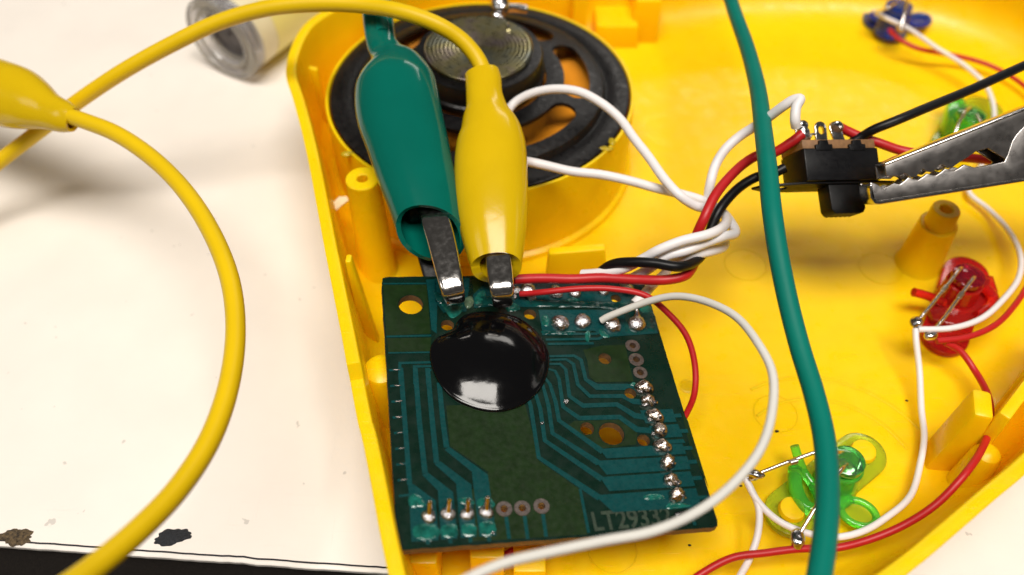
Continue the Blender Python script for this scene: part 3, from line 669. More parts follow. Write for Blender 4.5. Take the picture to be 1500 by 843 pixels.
residue('G', [(1090, 440), (1170, 430), (1190, 480), (1110, 495)]); residue('G', [(760, 630), (800, 640), (850, 690), (790, 690)]); residue('G', [(0, 420), (90, 420), (120, 460), (20, 480)])
residue('B', [(1030, 640), (860, 655), (880, 620), (960, 620)]); residue('A', [(920, 480), (960, 455), (990, 480), (960, 500)])
residue('G', [(640, 420), (740, 425), (860, 440), (760, 450), (650, 440)], M['clear']); residue('B', [(920, 680), (1000, 676), (1010, 700), (930, 705)], M['epoxy'])
residue('H', [(755, 360), (815, 340), (835, 420), (770, 455)], M['clear'], 0.03)
residue('G', [(120, 395), (300, 390), (640, 400), (900, 405), (1130, 410), (1150, 455), (900, 465), (600, 450), (400, 445), (200, 440)], M['wet'], 0.018)
residue('G', [(290, 640), (420, 650), (560, 640), (580, 665), (420, 672), (300, 662)], M['wet'], 0.016)
residue('H', [(850, 340), (960, 330), (1180, 400), (1260, 440), (1100, 450), (960, 425), (860, 440)], M['wet'], 0.018)
residue('H', [(480, 300), (560, 330), (620, 390), (540, 410), (490, 370)], M['wet'], 0.02)
residue('G', [(980, 470), (1180, 460), (1230, 640), (1160, 660), (980, 660), (960, 560)], M['wet'], 0.013)
# print on the board
tm = text_mesh('LT29332', 0.34, 0.0015, 0.007); tm.materials.append(M['silk'])
xs = [v.co.x for v in tm.vertices]; a = bl(*K('B', 418, 792)); b = bl(*K('B', 905, 752))
wt = math.hypot(b[0] - a[0], b[1] - a[1]); o = link('board_marking', tm, None, pcb, (a[0], a[1], 0.0045)); o.scale = (wt / (max(xs) - min(xs)), 0.25 / (0.34 * 0.72), 1)
o.rotation_euler.z = math.atan2(b[1] - a[1], b[0] - a[0])
# black epoxy blob over the chip
ep = [(45, 345), (62, 280), (100, 240), (160, 216), (205, 190), (228, 140), (272, 95), (345, 70), (450, 64), (560, 78), (655, 108), (742, 168), (812, 245), (852, 320), (866, 400), (856, 490), (825, 580), (770, 655), (690, 718), (600, 756), (500, 772), (400, 762), (310, 735), (220, 690), (150, 630), (100, 560), (65, 480), (46, 410)]
q = smooth_path([Vector((*bl(*K('E', x, y + (18 if y < 330 else 0))), 0)) for x, y in ep], 6, closed=True); n = len(q)
cx = sum(p.x for p in q) / n; cy = sum(p.y for p in q) / n
Rd = [(math.hypot(p.x - cx, p.y - cy), math.atan2(p.y - cy, p.x - cx)) for p in q]
Rs = [np.mean([Rd[(i + k) % n][0] for k in range(-26, 27)]) for i in range(n)]
BHt = 0.25
prof = [(1.0, 0.0), (1.0, 0.014), (0.99, 0.030), (0.975, 0.038), (0.957, 0.042)] + [(t_, 0.028 + BHt * (1 - (t_ / 0.97) ** 2) ** 0.92) for t_ in (0.93, 0.9, 0.86, 0.82, 0.77, 0.71, 0.64, 0.56, 0.47, 0.37, 0.25, 0.12)]
vs, fs = [], []
for t_, z in prof:
    for (rr_, th_), rs_ in zip(Rd, Rs):
        k_ = t_ ** 5; rad = (rs_ * (1 - k_) + rr_ * k_) * t_; rad = min(rad, rr_ * (0.5 + 0.5 * t_))
        x, y = cx + rad * math.cos(th_), cy + rad * math.sin(th_)
        vs.append((x, y, z * (1 + 0.03 * math.sin(2.1 * x + 1) * math.sin(1.7 * y))))
vs.append((cx, cy, 0.028 + BHt))
for r in range(len(prof) - 1):
    for k in range(n): fs.append((r * n + k, r * n + (k + 1) % n, (r + 1) * n + (k + 1) % n, (r + 1) * n + k))
for k in range(n): fs.append(((len(prof) - 1) * n + k, (len(prof) - 1) * n + (k + 1) % n, len(vs) - 1))
bmesh_part('chip_blob', vs, fs, M['epoxy'], angle=80)

# ================================================================== TEST CLIPS
def boot(name, sec, m, parent, cut_at, k, kr, flat_=0.74, thick=0.05, taper_ref=None):
    C = [P(x, y, z) for x, y, z, _ in sec]; A = [h * depth(c) / FPX for c, (_, _, _, h) in zip(C, sec)]
    # smooth the section list
    arr = smooth_path([tuple(c) + (a,) for c, a in zip(C, A)], 5)
    C = [Vector(q[:3]) for q in arr]; A = [float(q[3]) for q in arr]
    E1, E2, T = frames(C, -ray(sec[len(sec) // 2][0], sec[len(sec) // 2][1]).normalized())
    v, f = rings(C, E1, E2, A, [a * flat_ for a in A], 48, 2.15, (False, False))
    bm = bmesh.new(); bv = [bm.verts.new(x - ORG[parent.name]) for x in v]
    for q in f: bm.faces.new([bv[i] for i in q])
    bm.normal_update(); bmesh.ops.recalc_face_normals(bm, faces=bm.faces)
    if cut_at:
        t = (C[-1] - C[0]).normalized(); no = (t + E2[-1] * k + CR * kr).normalized()
        bmesh.ops.bisect_plane(bm, geom=bm.verts[:] + bm.edges[:] + bm.faces[:], plane_co=P(*cut_at) - ORG[parent.name], plane_no=no, clear_outer=True)
    me = bpy.data.meshes.new(name); bm.to_mesh(me); bm.free(); finish(me, 50)
    o = link(name, me, m, parent); ORG[o.name] = ORG[parent.name]
    md = o.modifiers.new('s', 'SOLIDIFY'); md.thickness = thick; md.offset = -1
    bpy.context.view_layer.update(); nm = bpy.data.meshes.new_from_object(o.evaluated_get(bpy.context.evaluated_depsgraph_get())); o.modifiers.clear(); o.data = nm; finish(nm, 50)
    return o, C, A
def jaw(name, sec, m, parent, b, p=5.0, ref=None):
    C = [P(x, y, z) for x, y, z, _ in sec]; A = [h * depth(c) / FPX for c, (_, _, _, h) in zip(C, sec)]
    arr = smooth_path([tuple(c) + (a,) for c, a in zip(C, A)], 6); C = [Vector(q[:3]) for q in arr]; A = [float(q[3]) for q in arr]
    n = len(C); B = [b * min(1.0, 0.35 + 1.0 * ((n - 1 - i) / (n * 0.12)) ** 0.5) if i > n * 0.88 else b for i in range(n)]
    return loft(name, C, A, B, m, parent, ref=ref or -ray(sec[-1][0], sec[-1][1]).normalized(), n=40, p=p, angle=60)
def lz(y, y0, z0, y1, z1): return z0 + (z1 - z0) * (y - y0) / (y1 - y0)
# green lead
gl = thing('green_test_lead', 'dark green test clip gripping the top left of the circuit board', 'test lead', P(660, 425, 2.0))
gz = lambda y: lz(y, 342, 2.60, 37, 3.6)
gsec = [(553, 22, 22), (555, 37, 22.5), (560, 66, 22.5), (567, 78, 25), (576, 96, 42), (580, 118, 56), (581, 140, 61), (585, 168, 62.5), (596, 206, 60), (606, 243, 57.5), (620, 290, 53.5), (630, 333, 49), (640, 372, 44), (650, 410, 40)]
boot('boot', [(x, y, gz(y), h) for x, y, h in gsec], M['gboot'], gl, (641, 346, gz(346)), 0.75, -0.3, thick=0.075)
tube('cable', [Vector((-2, 38, 0.14)), Vector((-1.6, 32, 0.8)), Vector((-1.6, 26, 3.2)), P(566, -60, 3.9), P(563, -25, 3.85), P(560, 5, 3.75), P(557, 30, 3.68), P(560, 50, 3.62)], 0.13, M['gcable'], gl)
jaw('upper_jaw', [(612, 240, 2.9, 20), (626, 285, 2.84, 21), (637, 320, 2.78, 21.3), (646, 350, 2.72, 20.8), (655, 388, 2.63, 19.5), (660.5, 414, 2.56, 18.2), (663.5, 426, 2.50, 17), (665.5, 434, 2.38, 15.5), (666, 437, 2.27, 14)], M['nickel'], gl, 0.105)
jaw('lower_jaw', [(608, 300, 2.4, 16), (618, 340, 2.2, 16), (628, 380, 2.0, 15), (640, 420, 1.83, 14), (648, 440, 1.78, 10)], M['blackm'], gl, 0.07)  # bare metal jaw coloured black; its dark reflection is put into the colour
jaw('spring_core', [(590, 190, 3.1, 26), (608, 260, 2.85, 26), (624, 318, 2.6, 24)], M['blackp'], gl, 0.2)
# yellow lead on the board
yl = thing('yellow_test_lead', 'yellow test clip gripping the top edge of the circuit board', 'test lead', P(736, 430, 1.95))
yz = lambda y: lz(y, 390, 2.46, 112, 3.4)
ysec = [(706, 108, 25.5), (708, 118, 26.5), (709.5, 140, 27), (712, 156, 30), (714, 172, 37), (718, 192, 45.5), (719, 212, 51), (719, 238, 53.5), (719.5, 280, 54), (721, 310, 52.5), (723, 340, 48.5), (726, 376, 41), (728, 400, 35.5), (729, 420, 33)]
boot('boot', [(x, y, yz(y), h) for x, y, h in ysec], M['yboot'], yl, (727, 394, yz(394)), 0.42, 0.0, thick=0.13)
jaw('upper_jaw', [(722, 320, 2.74, 17), (727, 350, 2.68, 18), (730, 380, 2.61, 19), (733, 405, 2.55, 19), (735, 423, 2.50, 18), (736, 432, 2.42, 16.5), (736, 439, 2.27, 15), (736, 441, 2.16, 14)], M['nickel'], yl, 0.105)
jaw('lower_jaw', [(724, 350, 2.2, 16), (730, 400, 1.9, 16), (735, 440, 1.72, 12)], M['darksteel'], yl, 0.07)
tube('cable', [P(712, 130, yz(130)), P(709, 108, 3.45), P(698, 84, 3.6), P(675, 58, 3.8), P(640, 36, 4.0), P(590, 18, 4.1), P(530, 8, 4.05), P(465, 6, 4.0), P(390, 13, 3.9), P(320, 33, 3.7), P(250, 66, 3.4), P(180, 105, 3.0), P(110, 152, 2.4), P(60, 190, 1.9), P(0, 236, 1.4), P(-60, 285, 1.0), P(-130, 345, 0.6), P(-200, 420, 0.2)], 0.13, M['ycable'], yl)
# second yellow lead on the left
y2 = thing('yellow_test_lead', 'yellow test lead whose clip cover enters at the left edge of the photo', 'test lead', P(-40, 150, 0.0))
lsec = [(108, 176, 2.75, 18), (96, 172, 2.75, 23), (86, 168.5, 2.74, 25), (72, 163, 2.72, 28), (52, 154, 2.7, 37), (30, 145, 2.65, 45), (5, 138, 2.6, 48), (-30, 128, 2.5, 48), (-80, 116, 2.3, 46), (-140, 104, 2.1, 42), (-200, 92, 1.95, 38)]
boot('boot', lsec, M['yboot'], y2, None, 0, 0)
tube('cable', [P(70, 160, 2.72), P(95, 168, 2.78), P(125, 178, 2.82), P(170, 196, 2.85), P(222, 231, 2.85), P(270, 279, 2.85), P(312, 345, 2.85), P(338, 415, 2.85), P(345, 490, 2.85), P(334, 570, 2.9), P(307, 645, 3.0), P(262, 715, 3.2), P(205, 775, 3.5), P(140, 830, 3.8), P(70, 880, 4.1), P(-10, 930, 4.3), Vector((-7.5, 1.6, 3.6)), Vector((-10, -1, 1.0)), Vector((-12, -5, -6)), Vector((-12, -9, -16))], 0.131, M['ycable'], y2)
jaw('upper_jaw', [(-190, 94, 2.0, 18), (-230, 86, 1.8, 17), (-270, 78, 1.55, 14)], M['nickel'], y2, 0.1)
# loose green lead crossing on the right
gc = tube('green_cable', [Vector((-2, 38, 0.14)), Vector((1, 33, 0.4)), Vector((3.4, 27.5, 2.0)), P(1040, -70, 2.62), P(1062, -25, 2.6), P(1076, 18, 2.7), P(1095, 72, 2.95), P(1110, 130, 3.25), P(1118, 190, 3.5), P(1125, 250, 3.68), P(1131, 310, 3.65), P(1140, 370, 3.45), P(1154, 440, 3.15), P(1172, 510, 2.95), P(1192, 575, 2.85), P(1207, 640, 2.85), P(1212, 700, 2.9), P(1210, 770, 3.0), P(1200, 845, 3.1), P(1185, 920, 3.2), Vector((2.7, 1.2, 3.0)), Vector((2.2, -3, 1.6)), Vector((1.4, -9, -4)), Vector((1, -14, -14))], 0.132, M['gcable'])
tag(gc, 'thick teal green insulated cable running down across the right of the casing', 'cable')

# ================================================================== SLIDE SWITCH held in the air by the metal clip
_a = R_(15)
sx_ = (CR * math.cos(_a) + CU * 0.05 + CF * math.sin(_a)).normalized()
sn_ = (-CF * math.cos(_a) + CR * math.sin(_a) + CU * 0.13); sn_ = (sn_ - sx_ * sn_.dot(sx_)).normalized()
sy_ = sn_.cross(sx_)
SO = D(*K('S', 622, 482), 13.25)
sw = thing('slide_switch', 'small black slide switch held up in the air by the metal clip', 'switch', SO - sy_ * 0.75)
def sbox(name, x0, x1, y0, y1, z0, z1, m, bev=0.015, **kw):
    v, f = prism_geo([(x0, y0), (x1, y0), (x1, y1), (x0, y1)], SO, sx_, sy_, sn_, z0, z1); return obj(name, v, f, m, sw, bev=bev, **kw)
body = sbox('body', -0.635, 0.635, -0.25, 0.245, -0.64, 0.0, M['blackm'], 0.02)
sbox('terminal_board', -0.625, 0.625, 0.25, 0.385, -0.62, -0.04, M['phenol'], 0.008)
for x0, x1 in ((-0.43, -0.15), (0.14, 0.42)):
    prism('fold_tab', [(x0, 0.2), (x1, 0.2), (x1, 0.30), (x1 - 0.06, 0.30), (x1 - 0.07, 0.365), (x0 + 0.07, 0.365), (x0 + 0.06, 0.30), (x0, 0.30)], M['blackm'], sw, O=SO, ex=sx_, ey=sy_, ez=sn_, h0=-0.036, h1=0.012, bev=0.008)
# mounting plate with two ears, a hole in each
ear = [(-1.36, -0.36), (-1.3, -0.22), (-1.15, -0.15), (-0.62, -0.06), (0.62, -0.06), (1.02, -0.12), (1.15, -0.22), (1.18, -0.34), (1.1, -0.46), (0.62, -0.6), (-0.62, -0.6), (-1.1, -0.52)]
pl_ = prism('mounting_plate', ear, M['blackm'], sw, O=SO - sy_ * 0.285, ex=sx_, ey=sn_, ez=sy_, h0=0, h1=0.036, bev=0.006)
off = SO - ORG[sw.name]
def hole_cut(x, z, r):
    return prism_geo([(x + r * math.cos(2 * math.pi * k / 20), z + r * math.sin(2 * math.pi * k / 20)) for k in range(20)], off - sy_ * 0.6, sx_, sn_, sy_, 0, 1)
cut(pl_, [hole_cut(-0.92, -0.33, 0.13), hole_cut(0.9, -0.33, 0.12)])
prism('slider', [(-0.22, -0.29), (0.36, -0.29), (0.37, -0.66), (0.33, -0.72)] + [(0.33 - 0.04 * i - 0.02 * (i % 2), -0.73 - 0.012 * (i % 2)) for i in range(1, 12)] + [(-0.17, -0.72), (-0.21, -0.66)], M['blackp'], sw, O=SO, ex=sx_, ey=sy_, ez=sn_, h0=-0.40, h1=-0.1, bev=0.012)
for k, (x, lean, m_) in enumerate(((-0.43, 0.0, 'tin'), (-0.10, 0.01, 'nickel'), (0.235, -0.07, 'nickel'))):
    pts = [(x - 0.1, 0.36), (x + 0.1, 0.36)]
    top = 0.38 + 0.37
    for i in range(9):
        t = math.pi * i / 8; pts.append((x + lean + 0.1 * math.cos(t), top - 0.1 + 0.1 * math.sin(t)))
    o = prism('terminal', pts, M[m_], sw, O=SO, ex=sx_, ey=sy_, ez=sn_, h0=-0.34, h1=-0.30, bev=0.006)
    if k == 1:
        cut(o, [prism_geo([(x + lean + 0.048 * math.cos(2 * math.pi * q / 18), 0.61 + 0.065 * math.sin(2 * math.pi * q / 18)) for q in range(18)], off, sx_, sy_, sn_, -1, 1)])
def spt(x, y, z): return SO + sx_ * x + sy_ * y + sn_ * z
for p_, s_, sd in ((spt(-0.43, 0.53, -0.29), (0.12, 0.12, 0.15), 81), (spt(-0.43, 0.65, -0.29), (0.1, 0.09, 0.11), 82), (spt(0.165, 0.64, -0.29), (0.1, 0.07, 0.13), 83)):
    lump('solder_joint', p_, s_, M['tin'], sw, sd, 0.2)
tube('bridge_strand', [spt(-0.36, 0.47, -0.33), spt(-0.29, 0.50, -0.31), spt(-0.26, 0.545, -0.31), spt(-0.2, 0.55, -0.31), spt(-0.17, 0.56, -0.33)], 0.018, M['oldnickel'], sw)
tm = text_mesh('T6', 0.26, 0.004); tm.materials.append(M['blackm'])
o = link('embossed_mark', tm, None, sw); o.matrix_local = Matrix.Translation(spt(-0.16, -0.10, 0.0) - ORG[sw.name]) @ Matrix((sx_, sy_, sn_)).transposed().to_4x4()

# ================================================================== METAL CROCODILE CLIP
jn = (-CF * 0.97 - CU * 0.09 + CR * 0.06).normalized(); jx = (CR - jn * CR.dot(jn)).normalized(); jy = jn.cross(jx)
JO = D(*K('J', 560, 520), 12.75)
def jl(x, y):
    d = ray(*K('J', x, y)); t = (JO - CO).dot(jn) / d.dot(jn); q = CO + d * t - JO; return q.dot(jx), q.dot(jy)
cc = thing('crocodile_clip', 'shiny metal crocodile clip with toothed jaws at the right edge', 'clip', JO - jy * 0.6)
def jprism(name, pts, m, h0, h1, bev=0.012): return prism(name, [jl(*p) for p in pts], m, cc, O=JO, ex=jx, ey=jy, ez=jn, h0=h0, h1=h1, bev=bev, bseg=3)
up_low = [(1420, 330), (1250, 400), (1100, 450), (1000, 440), (880, 362), (790, 388), (740, 425), (690, 455), (640, 490), (605, 500), (575, 480), (545, 478), (520, 510), (500, 528), (455, 522), (432, 506), (412, 520), (388, 560), (350, 566), (325, 545), (300, 536), (275, 556), (180, 556)]
upper = [(168, 466), (1124, 88), (1420, -30)] + up_low
uj = jprism('upper_jaw', upper, M['oldnickel'], -0.05, 0.0)
jprism('upper_spine', [(166, 464), (1124, 85), (1420, -32), (1420, -6), (1124, 112), (168, 486)], M['nickel'], -0.32, 0.012, 0.022)
jprism('upper_far_side', [(168, 475), (1124, 96), (1420, -20)] + [(x, y + 14) for x, y in up_low], M['oldnickel'], -0.32, -0.28)
low_top = [(1420, 120), (1200, 170), (1124, 212), (1070, 270), (1040, 320), (1015, 400), (990, 455), (900, 474), (830, 490), (785, 495), (750, 484), (712, 474), (680, 498), (645, 518), (615, 510), (585, 500), (550, 530), (518, 550), (490, 545), (460, 534), (430, 560), (400, 580), (365, 573), (332, 560), (305, 585), (272, 611), (230, 602), (160, 640), (120, 612), (80, 595)]
lower = [(66, 600), (72, 690), (100, 735), (1124, 578), (1420, 532)] + low_top
jprism('lower_jaw', lower, M['oldnickel'], -0.05, 0.004)
jprism('lower_spine', [(62, 610), (68, 700), (98, 748), (130, 750), (1124, 592), (1420, 546), (1420, 520), (1124, 566), (120, 722), (88, 690), (84, 608)], M['nickel'], -0.34, 0.018, 0.022)
jprism('lower_far_side', [(66, 600), (72, 690), (100, 735), (1124, 578), (1420, 532)] + [(x, y + 8) for x, y in low_top], M['oldnickel'], -0.34, -0.30)
a = JO + jx * jl(1330, 240)[0] + jy * jl(1330, 240)[1]
weld(lathe('pivot', [(0, 0.06), (0.12, 0.05), (0.14, 0.02), (0.14, -0.6), (0.12, -0.63), (0, -0.64)], a, M['nickel'], cc, axis=jn, n=24))
cl2 = JO + jx * jl(1500, 230)[0] + jy * jl(1500, 230)[1]
loft('handle', [a - jn * 0.28, cl2 - jn * 0.28, cl2 + jx * 1.5 - jy * 0.3 - jn * 0.28], [0.3, 0.3, 0.26], [0.32, 0.32, 0.28], M['oldnickel'], cc, ref=jn, p=4)

# ================================================================== WIRES
def wire(pts, r, m, label, sub=8, group=None):
    rnd = random.Random(len(label) * 31 + len(pts)); q = [P(*p) for p in pts]
    q = [v + Vector((rnd.gauss(0, 1), rnd.gauss(0, 1), rnd.gauss(0, 0.6))) * 0.011 if 0 < i < len(q) - 1 else v for i, v in enumerate(q)]
    return tag(tube('wire', q, r, M[m], n=14, sub=sub), label, 'wire', group)
def wk(c, pts): return [(*K(c, x, y), z) for x, y, z in pts]
RW = 0.074
# speaker wires
wire([(728, 215, 2.6), (738, 180, 2.62), (752, 154, 2.7), (775, 138, 2.85), (812, 131, 3.0), (850, 135, 3.05)] + wk('W', [(60, 66, 3.0), (140, 132, 2.92), (205, 215, 2.85), (260, 290, 2.8), (330, 390, 2.78), (400, 455, 2.72), (470, 505, 2.55), (540, 512, 2.45), (590, 540, 2.45), (588, 580, 2.6), (520, 618, 2.75), (400, 652, 2.72), (310, 688, 2.6), (240, 728, 2.42), (150, 774, 2.22), (45, 790, 2.02), (-20, 792, 1.9)]),
     RW, 'whitew', 'white wire arching high over the speaker into the twisted bundle')
wire([(700, 226, 2.55), (740, 231, 2.55), (790, 240, 2.55)] + wk('W', [(-60, 350, 2.5), (60, 368, 2.5), (180, 394, 2.5), (300, 424, 2.5), (400, 446, 2.5), (480, 470, 2.42), (560, 520, 2.3), (618, 575, 2.42), (622, 612, 2.52), (585, 632, 2.58), (520, 650, 2.6), (420, 690, 2.55), (330, 722, 2.45), (270, 760, 2.25), (200, 800, 2.05), (150, 825, 1.85)]),
     RW, 'whitew', 'white wire running straight from under the yellow clip to the bundle')
# wires from the switch to the board
wire([(1166, 186, 3.62), (1163, 176, 3.72), (1166, 158, 3.85), (1174, 146, 3.9), (1164, 147, 3.85), (1150, 156, 3.75), (1118, 178, 3.4)] + wk('W', [(650, 205, 3.1), (590, 255, 2.95), (550, 320, 2.8), (530, 400, 2.65), (522, 460, 2.45), (535, 540, 2.2), (575, 620, 2.15), (578, 670, 2.25), (530, 692, 2.35), (430, 712, 2.38), (360, 740, 2.2), (330, 790, 2.0), (290, 830, 1.85), (240, 880, 1.78), (200, 918, 1.74)]),
     RW, 'whitew', 'white wire with a sharp bend soldered to the leftmost switch terminal', sub=7)
wire([(1176, 196, 3.35), (1160, 208, 3.25), (1130, 225, 3.05)] + wk('W', [(730, 280, 3.0), (660, 322, 2.95), (590, 392, 2.9), (535, 470, 2.85), (495, 555, 2.72), (470, 630, 2.45), (465, 700, 2.15), (455, 760, 2.15), (415, 800, 2.25), (330, 820, 2.24), (200, 818, 2.14), (60, 812, 2.06), (-60, 811, 2.03), (-200, 811, 2.06), (-310, 813, 2.1)]),
     RW, 'redw', 'thick red wire lying along the top edge of the circuit board')
wire([(1150, 246, 3.05), (1125, 256, 2.95)] + wk('W', [(730, 378, 2.85), (660, 412, 2.78), (600, 465, 2.7), (555, 530, 2.62), (520, 610, 2.42), (498, 690, 2.28), (465, 738, 2.35), (390, 760, 2.5), (290, 748, 2.5), (200, 736, 2.42), (125, 742, 2.28), (75, 768, 2.1), (40, 800, 1.9)]),
     RW, 'blackw', 'black wire twisted into the bundle and ending at the board top edge')
wire([(1240, 214, 2.85), (1262, 200, 3.0), (1282, 191, 3.15), (1310, 178, 3.28), (1360, 157, 3.36), (1420, 130, 3.42), (1500, 96, 3.5), (1580, 62, 3.55), (1700, 20, 3.4), (1850, -20, 2.9)], RW, 'blackw', 'black wire leaving the switch toward the upper right corner')
wire([(1229, 186, 3.05), (1240, 191, 3.0), (1262, 200, 2.95), (1290, 211, 2.9), (1320, 220, 2.85), (1360, 226, 2.85), (1420, 232, 2.6), (1480, 240, 2.4), (1560, 262, 2.2), (1640, 300, 1.6), (1680, 360, 1.0)], RW, 'redw', 'red wire running behind the metal clip from the switch')
# thin wires of the board
wire([(762, 431, 1.98), (772, 431, 2.02), (800, 429, 2.12), (850, 424, 2.22), (900, 424, 2.25), (945, 434, 2.2), (980, 457, 2.05), (1005, 492, 1.85), (1018, 535, 1.6), (1018, 575, 1.35), (1005, 605, 1.1), (985, 640, 0.9), (940, 700, 0.75), (870, 760, 0.7), (760, 800, 0.65), (720, 835, 0.6), (690, 880, 0.55)], 0.045, 'redw', 'thin red wire looping off the right side of the circuit board')
oww = wire([(881, 470, 1.79), (888, 467, 1.85), (915, 455, 2.02), (950, 441, 2.25), (990, 434, 2.5), (1030, 440, 2.75), (1075, 463, 3.0), (1110, 500, 3.2), (1130, 545, 3.25), (1133, 595, 3.3), (1118, 650, 3.32), (1085, 700, 3.36), (1030, 745, 3.4), (960, 776, 3.46), (880, 793, 3.52), (800, 807, 3.6), (730, 828, 3.7), (665, 862, 3.7), (620, 905, 3.5), (600, 950, 2.9), (620, 985, 2.0), (680, 1000, 1.2)], 0.053, 'greyw', 'off-white wire looping out from the board and back across its lower edge')
tube('bare_strand', [P(884, 469, 1.79), P(889, 473, 1.78), P(895, 476, 1.76)], 0.02, M['lead'], oww, n=8)
# wires linking the lights
rt = 0.048
wire([(1282, 18, 0.95), (1300, 28, 0.98), (1330, 42, 1.0), (1370, 68, 0.95), (1410, 95, 0.85), (1440, 122, 0.8), (1455, 150, 0.8), (1458, 180, 0.75), (1452, 215, 0.6), (1430, 255, 0.5), (1420, 282, 0.48), (1445, 305, 0.5), (1475, 335, 0.6), (1494, 370, 0.75), (1493, 405, 0.9), (1470, 440, 1.05), (1435, 467, 1.1), (1390, 481, 1.12), (1345, 483, 1.1)], rt, 'whitew', 'white wire strung from the blue light past the clip to the red light')
wire([(1341, 482, 1.08), (1343, 500, 1.0), (1346, 545, 0.75), (1350, 600, 0.6), (1354, 640, 0.6), (1350, 680, 0.6), (1332, 725, 0.65), (1300, 760, 0.7), (1265, 780, 0.75), (1225, 788, 0.78), (1180, 781, 0.8), (1140, 762, 0.85), (1110, 735, 0.92), (1092, 702, 1.0)], rt, 'whitew', 'white wire sagging from the red light to the lower green light')
wire([(1091, 700, 1.02), (1100, 716, 0.98), (1111, 745, 0.9), (1110, 780, 0.82), (1098, 815, 0.75), (1080, 850, 0.7), (1060, 890, 0.6)], rt, 'whitew', 'short white wire hanging down from the lower green light lead')
wire([(1303, 44, 0.9), (1315, 55, 0.88), (1340, 70, 0.82), (1375, 77, 0.75), (1410, 83, 0.68), (1450, 95, 0.62), (1485, 115, 0.58), (1510, 135, 0.55), (1540, 180, 0.5), (1560, 260, 0.5), (1545, 340, 0.6), (1515, 400, 0.75), (1490, 445, 0.9), (1455, 478, 1.0), (1415, 494, 1.05), (1372, 500, 1.08)], rt, 'redw', 'red wire passing behind the black wire at the upper right')
wire([(1385, 502, 1.0), (1405, 515, 0.9), (1430, 545, 0.8), (1448, 580, 0.9), (1452, 615, 1.15), (1442, 650, 1.5), (1415, 692, 1.7), (1370, 738, 1.45), (1320, 770, 1.2), (1265, 793, 1.02), (1220, 802, 0.9), (1168, 804, 0.92), (1120, 810, 0.9), (1075, 818, 0.85), (1035, 833, 0.78), (1000, 862, 0.7), (960, 910, 0.6)], rt * 1.06, 'redw', 'red wire curving along the lower right wall of the casing')

# ================================================================== COLOURED LIGHTS
def stadium(a, b, r, n=18):
    d = (b - a); ang = math.atan2(d.y, d.x); pts = []
    for i in range(n + 1): t = ang - math.pi / 2 + math.pi * i / n; pts.append((b.x + r * math.cos(t), b.y + r * math.sin(t)))
    for i in range(n + 1): t = ang + math.pi / 2 + math.pi * i / n; pts.append((a.x + r * math.cos(t), a.y + r * math.sin(t)))
    return pts
def light(label, pa, pb, r, top, ledr, zt_, mp, mb, ml, leads, extras, pegs=True, lcat='light'):
    a, b = P(*pa, FZ + 0.12), P(*pb, FZ + 0.12); mid = (a + b) / 2
    t = thing('indicator_light', label, lcat, (mid.x, mid.y, FZ))
    pl = prism('base_plate', stadium(a, b, r), mp, t, h0=FZ + 0.02, h1=FZ + 0.13, bev=0.02)
    if pegs:
        off = -ORG[t.name]; cut(pl, [cyl(q.x + off.x, q.y + off.y, 0.17, -1, 1) for q in (a, b)])
        for q in (a, b): weld(lathe('peg', [(0.16, FZ - .02), (0.16, FZ + 0.16), (0.19, FZ + 0.17), (0.17, FZ + 0.24), (0.07, FZ + 0.26), (0, FZ + 0.25)], Vector((q.x, q.y, 0)), Y, shell, n=24))
    c = P(*top, zt_); c = Vector((c.x, c.y, 0))
    weld(lathe('socket', [(ledr + 0.13, FZ + 0.13), (ledr + 0.10, FZ + 0.18), (ledr + 0.075, zt_ - 0.18), (ledr + 0.055, zt_ - 0.16), (ledr + 0.02, zt_ - 0.17), (ledr + 0.015, FZ + 0.16), (ledr + 0.13, FZ + 0.13)], c, mb, t, n=40, cap0=False, cap1=False))
    led = weld(lathe('led', [(0, FZ + 0.14), (ledr * 0.6, FZ + 0.18), (ledr * 0.92, FZ + 0.3), (ledr, FZ + 0.42), (ledr, zt_ - 0.1), (ledr + 0.045, zt_ - 0.095), (ledr + 0.045, zt_ - 0.01), (ledr + 0.03, zt_), (0, zt_)], c, ml, t, n=36))
    lds = [tube('lead', [P(*q) for q in pts], 0.03, M['lead'], t, n=8) for pts in leads]; nb = 0
    for kind, arg in extras:
        if kind == 'tube': tube('prong', [P(*q) for q in arg[0]], arg[1], mb, t, n=12)
        elif kind == 'ring':
            (px, py), rx, ry, rot, rad, z = arg; c2 = P(px, py, z); pts = []
            for i in range(40):
                u = 2 * math.pi * i / 39; x, y = rx * math.cos(u), ry * math.sin(u)
                pts.append(c2 + Vector((x * math.cos(rot) - y * math.sin(rot), x * math.sin(rot) + y * math.cos(rot), 0)))
            lo = tube('loop', pts, rad, mb, t, n=10, straight=True)
            prism('loop_web', [(p.x, p.y) for p in pts[:-1]], mp, lo, h0=z - 0.06, h1=z - 0.02)
        elif kind == 'lump': lump('solder_joint', P(*arg[0]), arg[1], M['tin'], t, arg[2], 0.25)
        elif kind == 'band': tube('kink_mark', [P(*arg[0]), P(*arg[1])], 0.042, M['oldnickel'], lds[min(nb, 1)], n=8, straight=True); nb += 1
        elif kind == 'fin':
            prism('fin', [(P(*q, FZ).x, P(*q, FZ).y) for q in arg[0]], mb, t, h0=FZ + 0.13, h1=arg[1], bev=0.03)
    return t
L_ = lambda x, y: K('L', x, y)
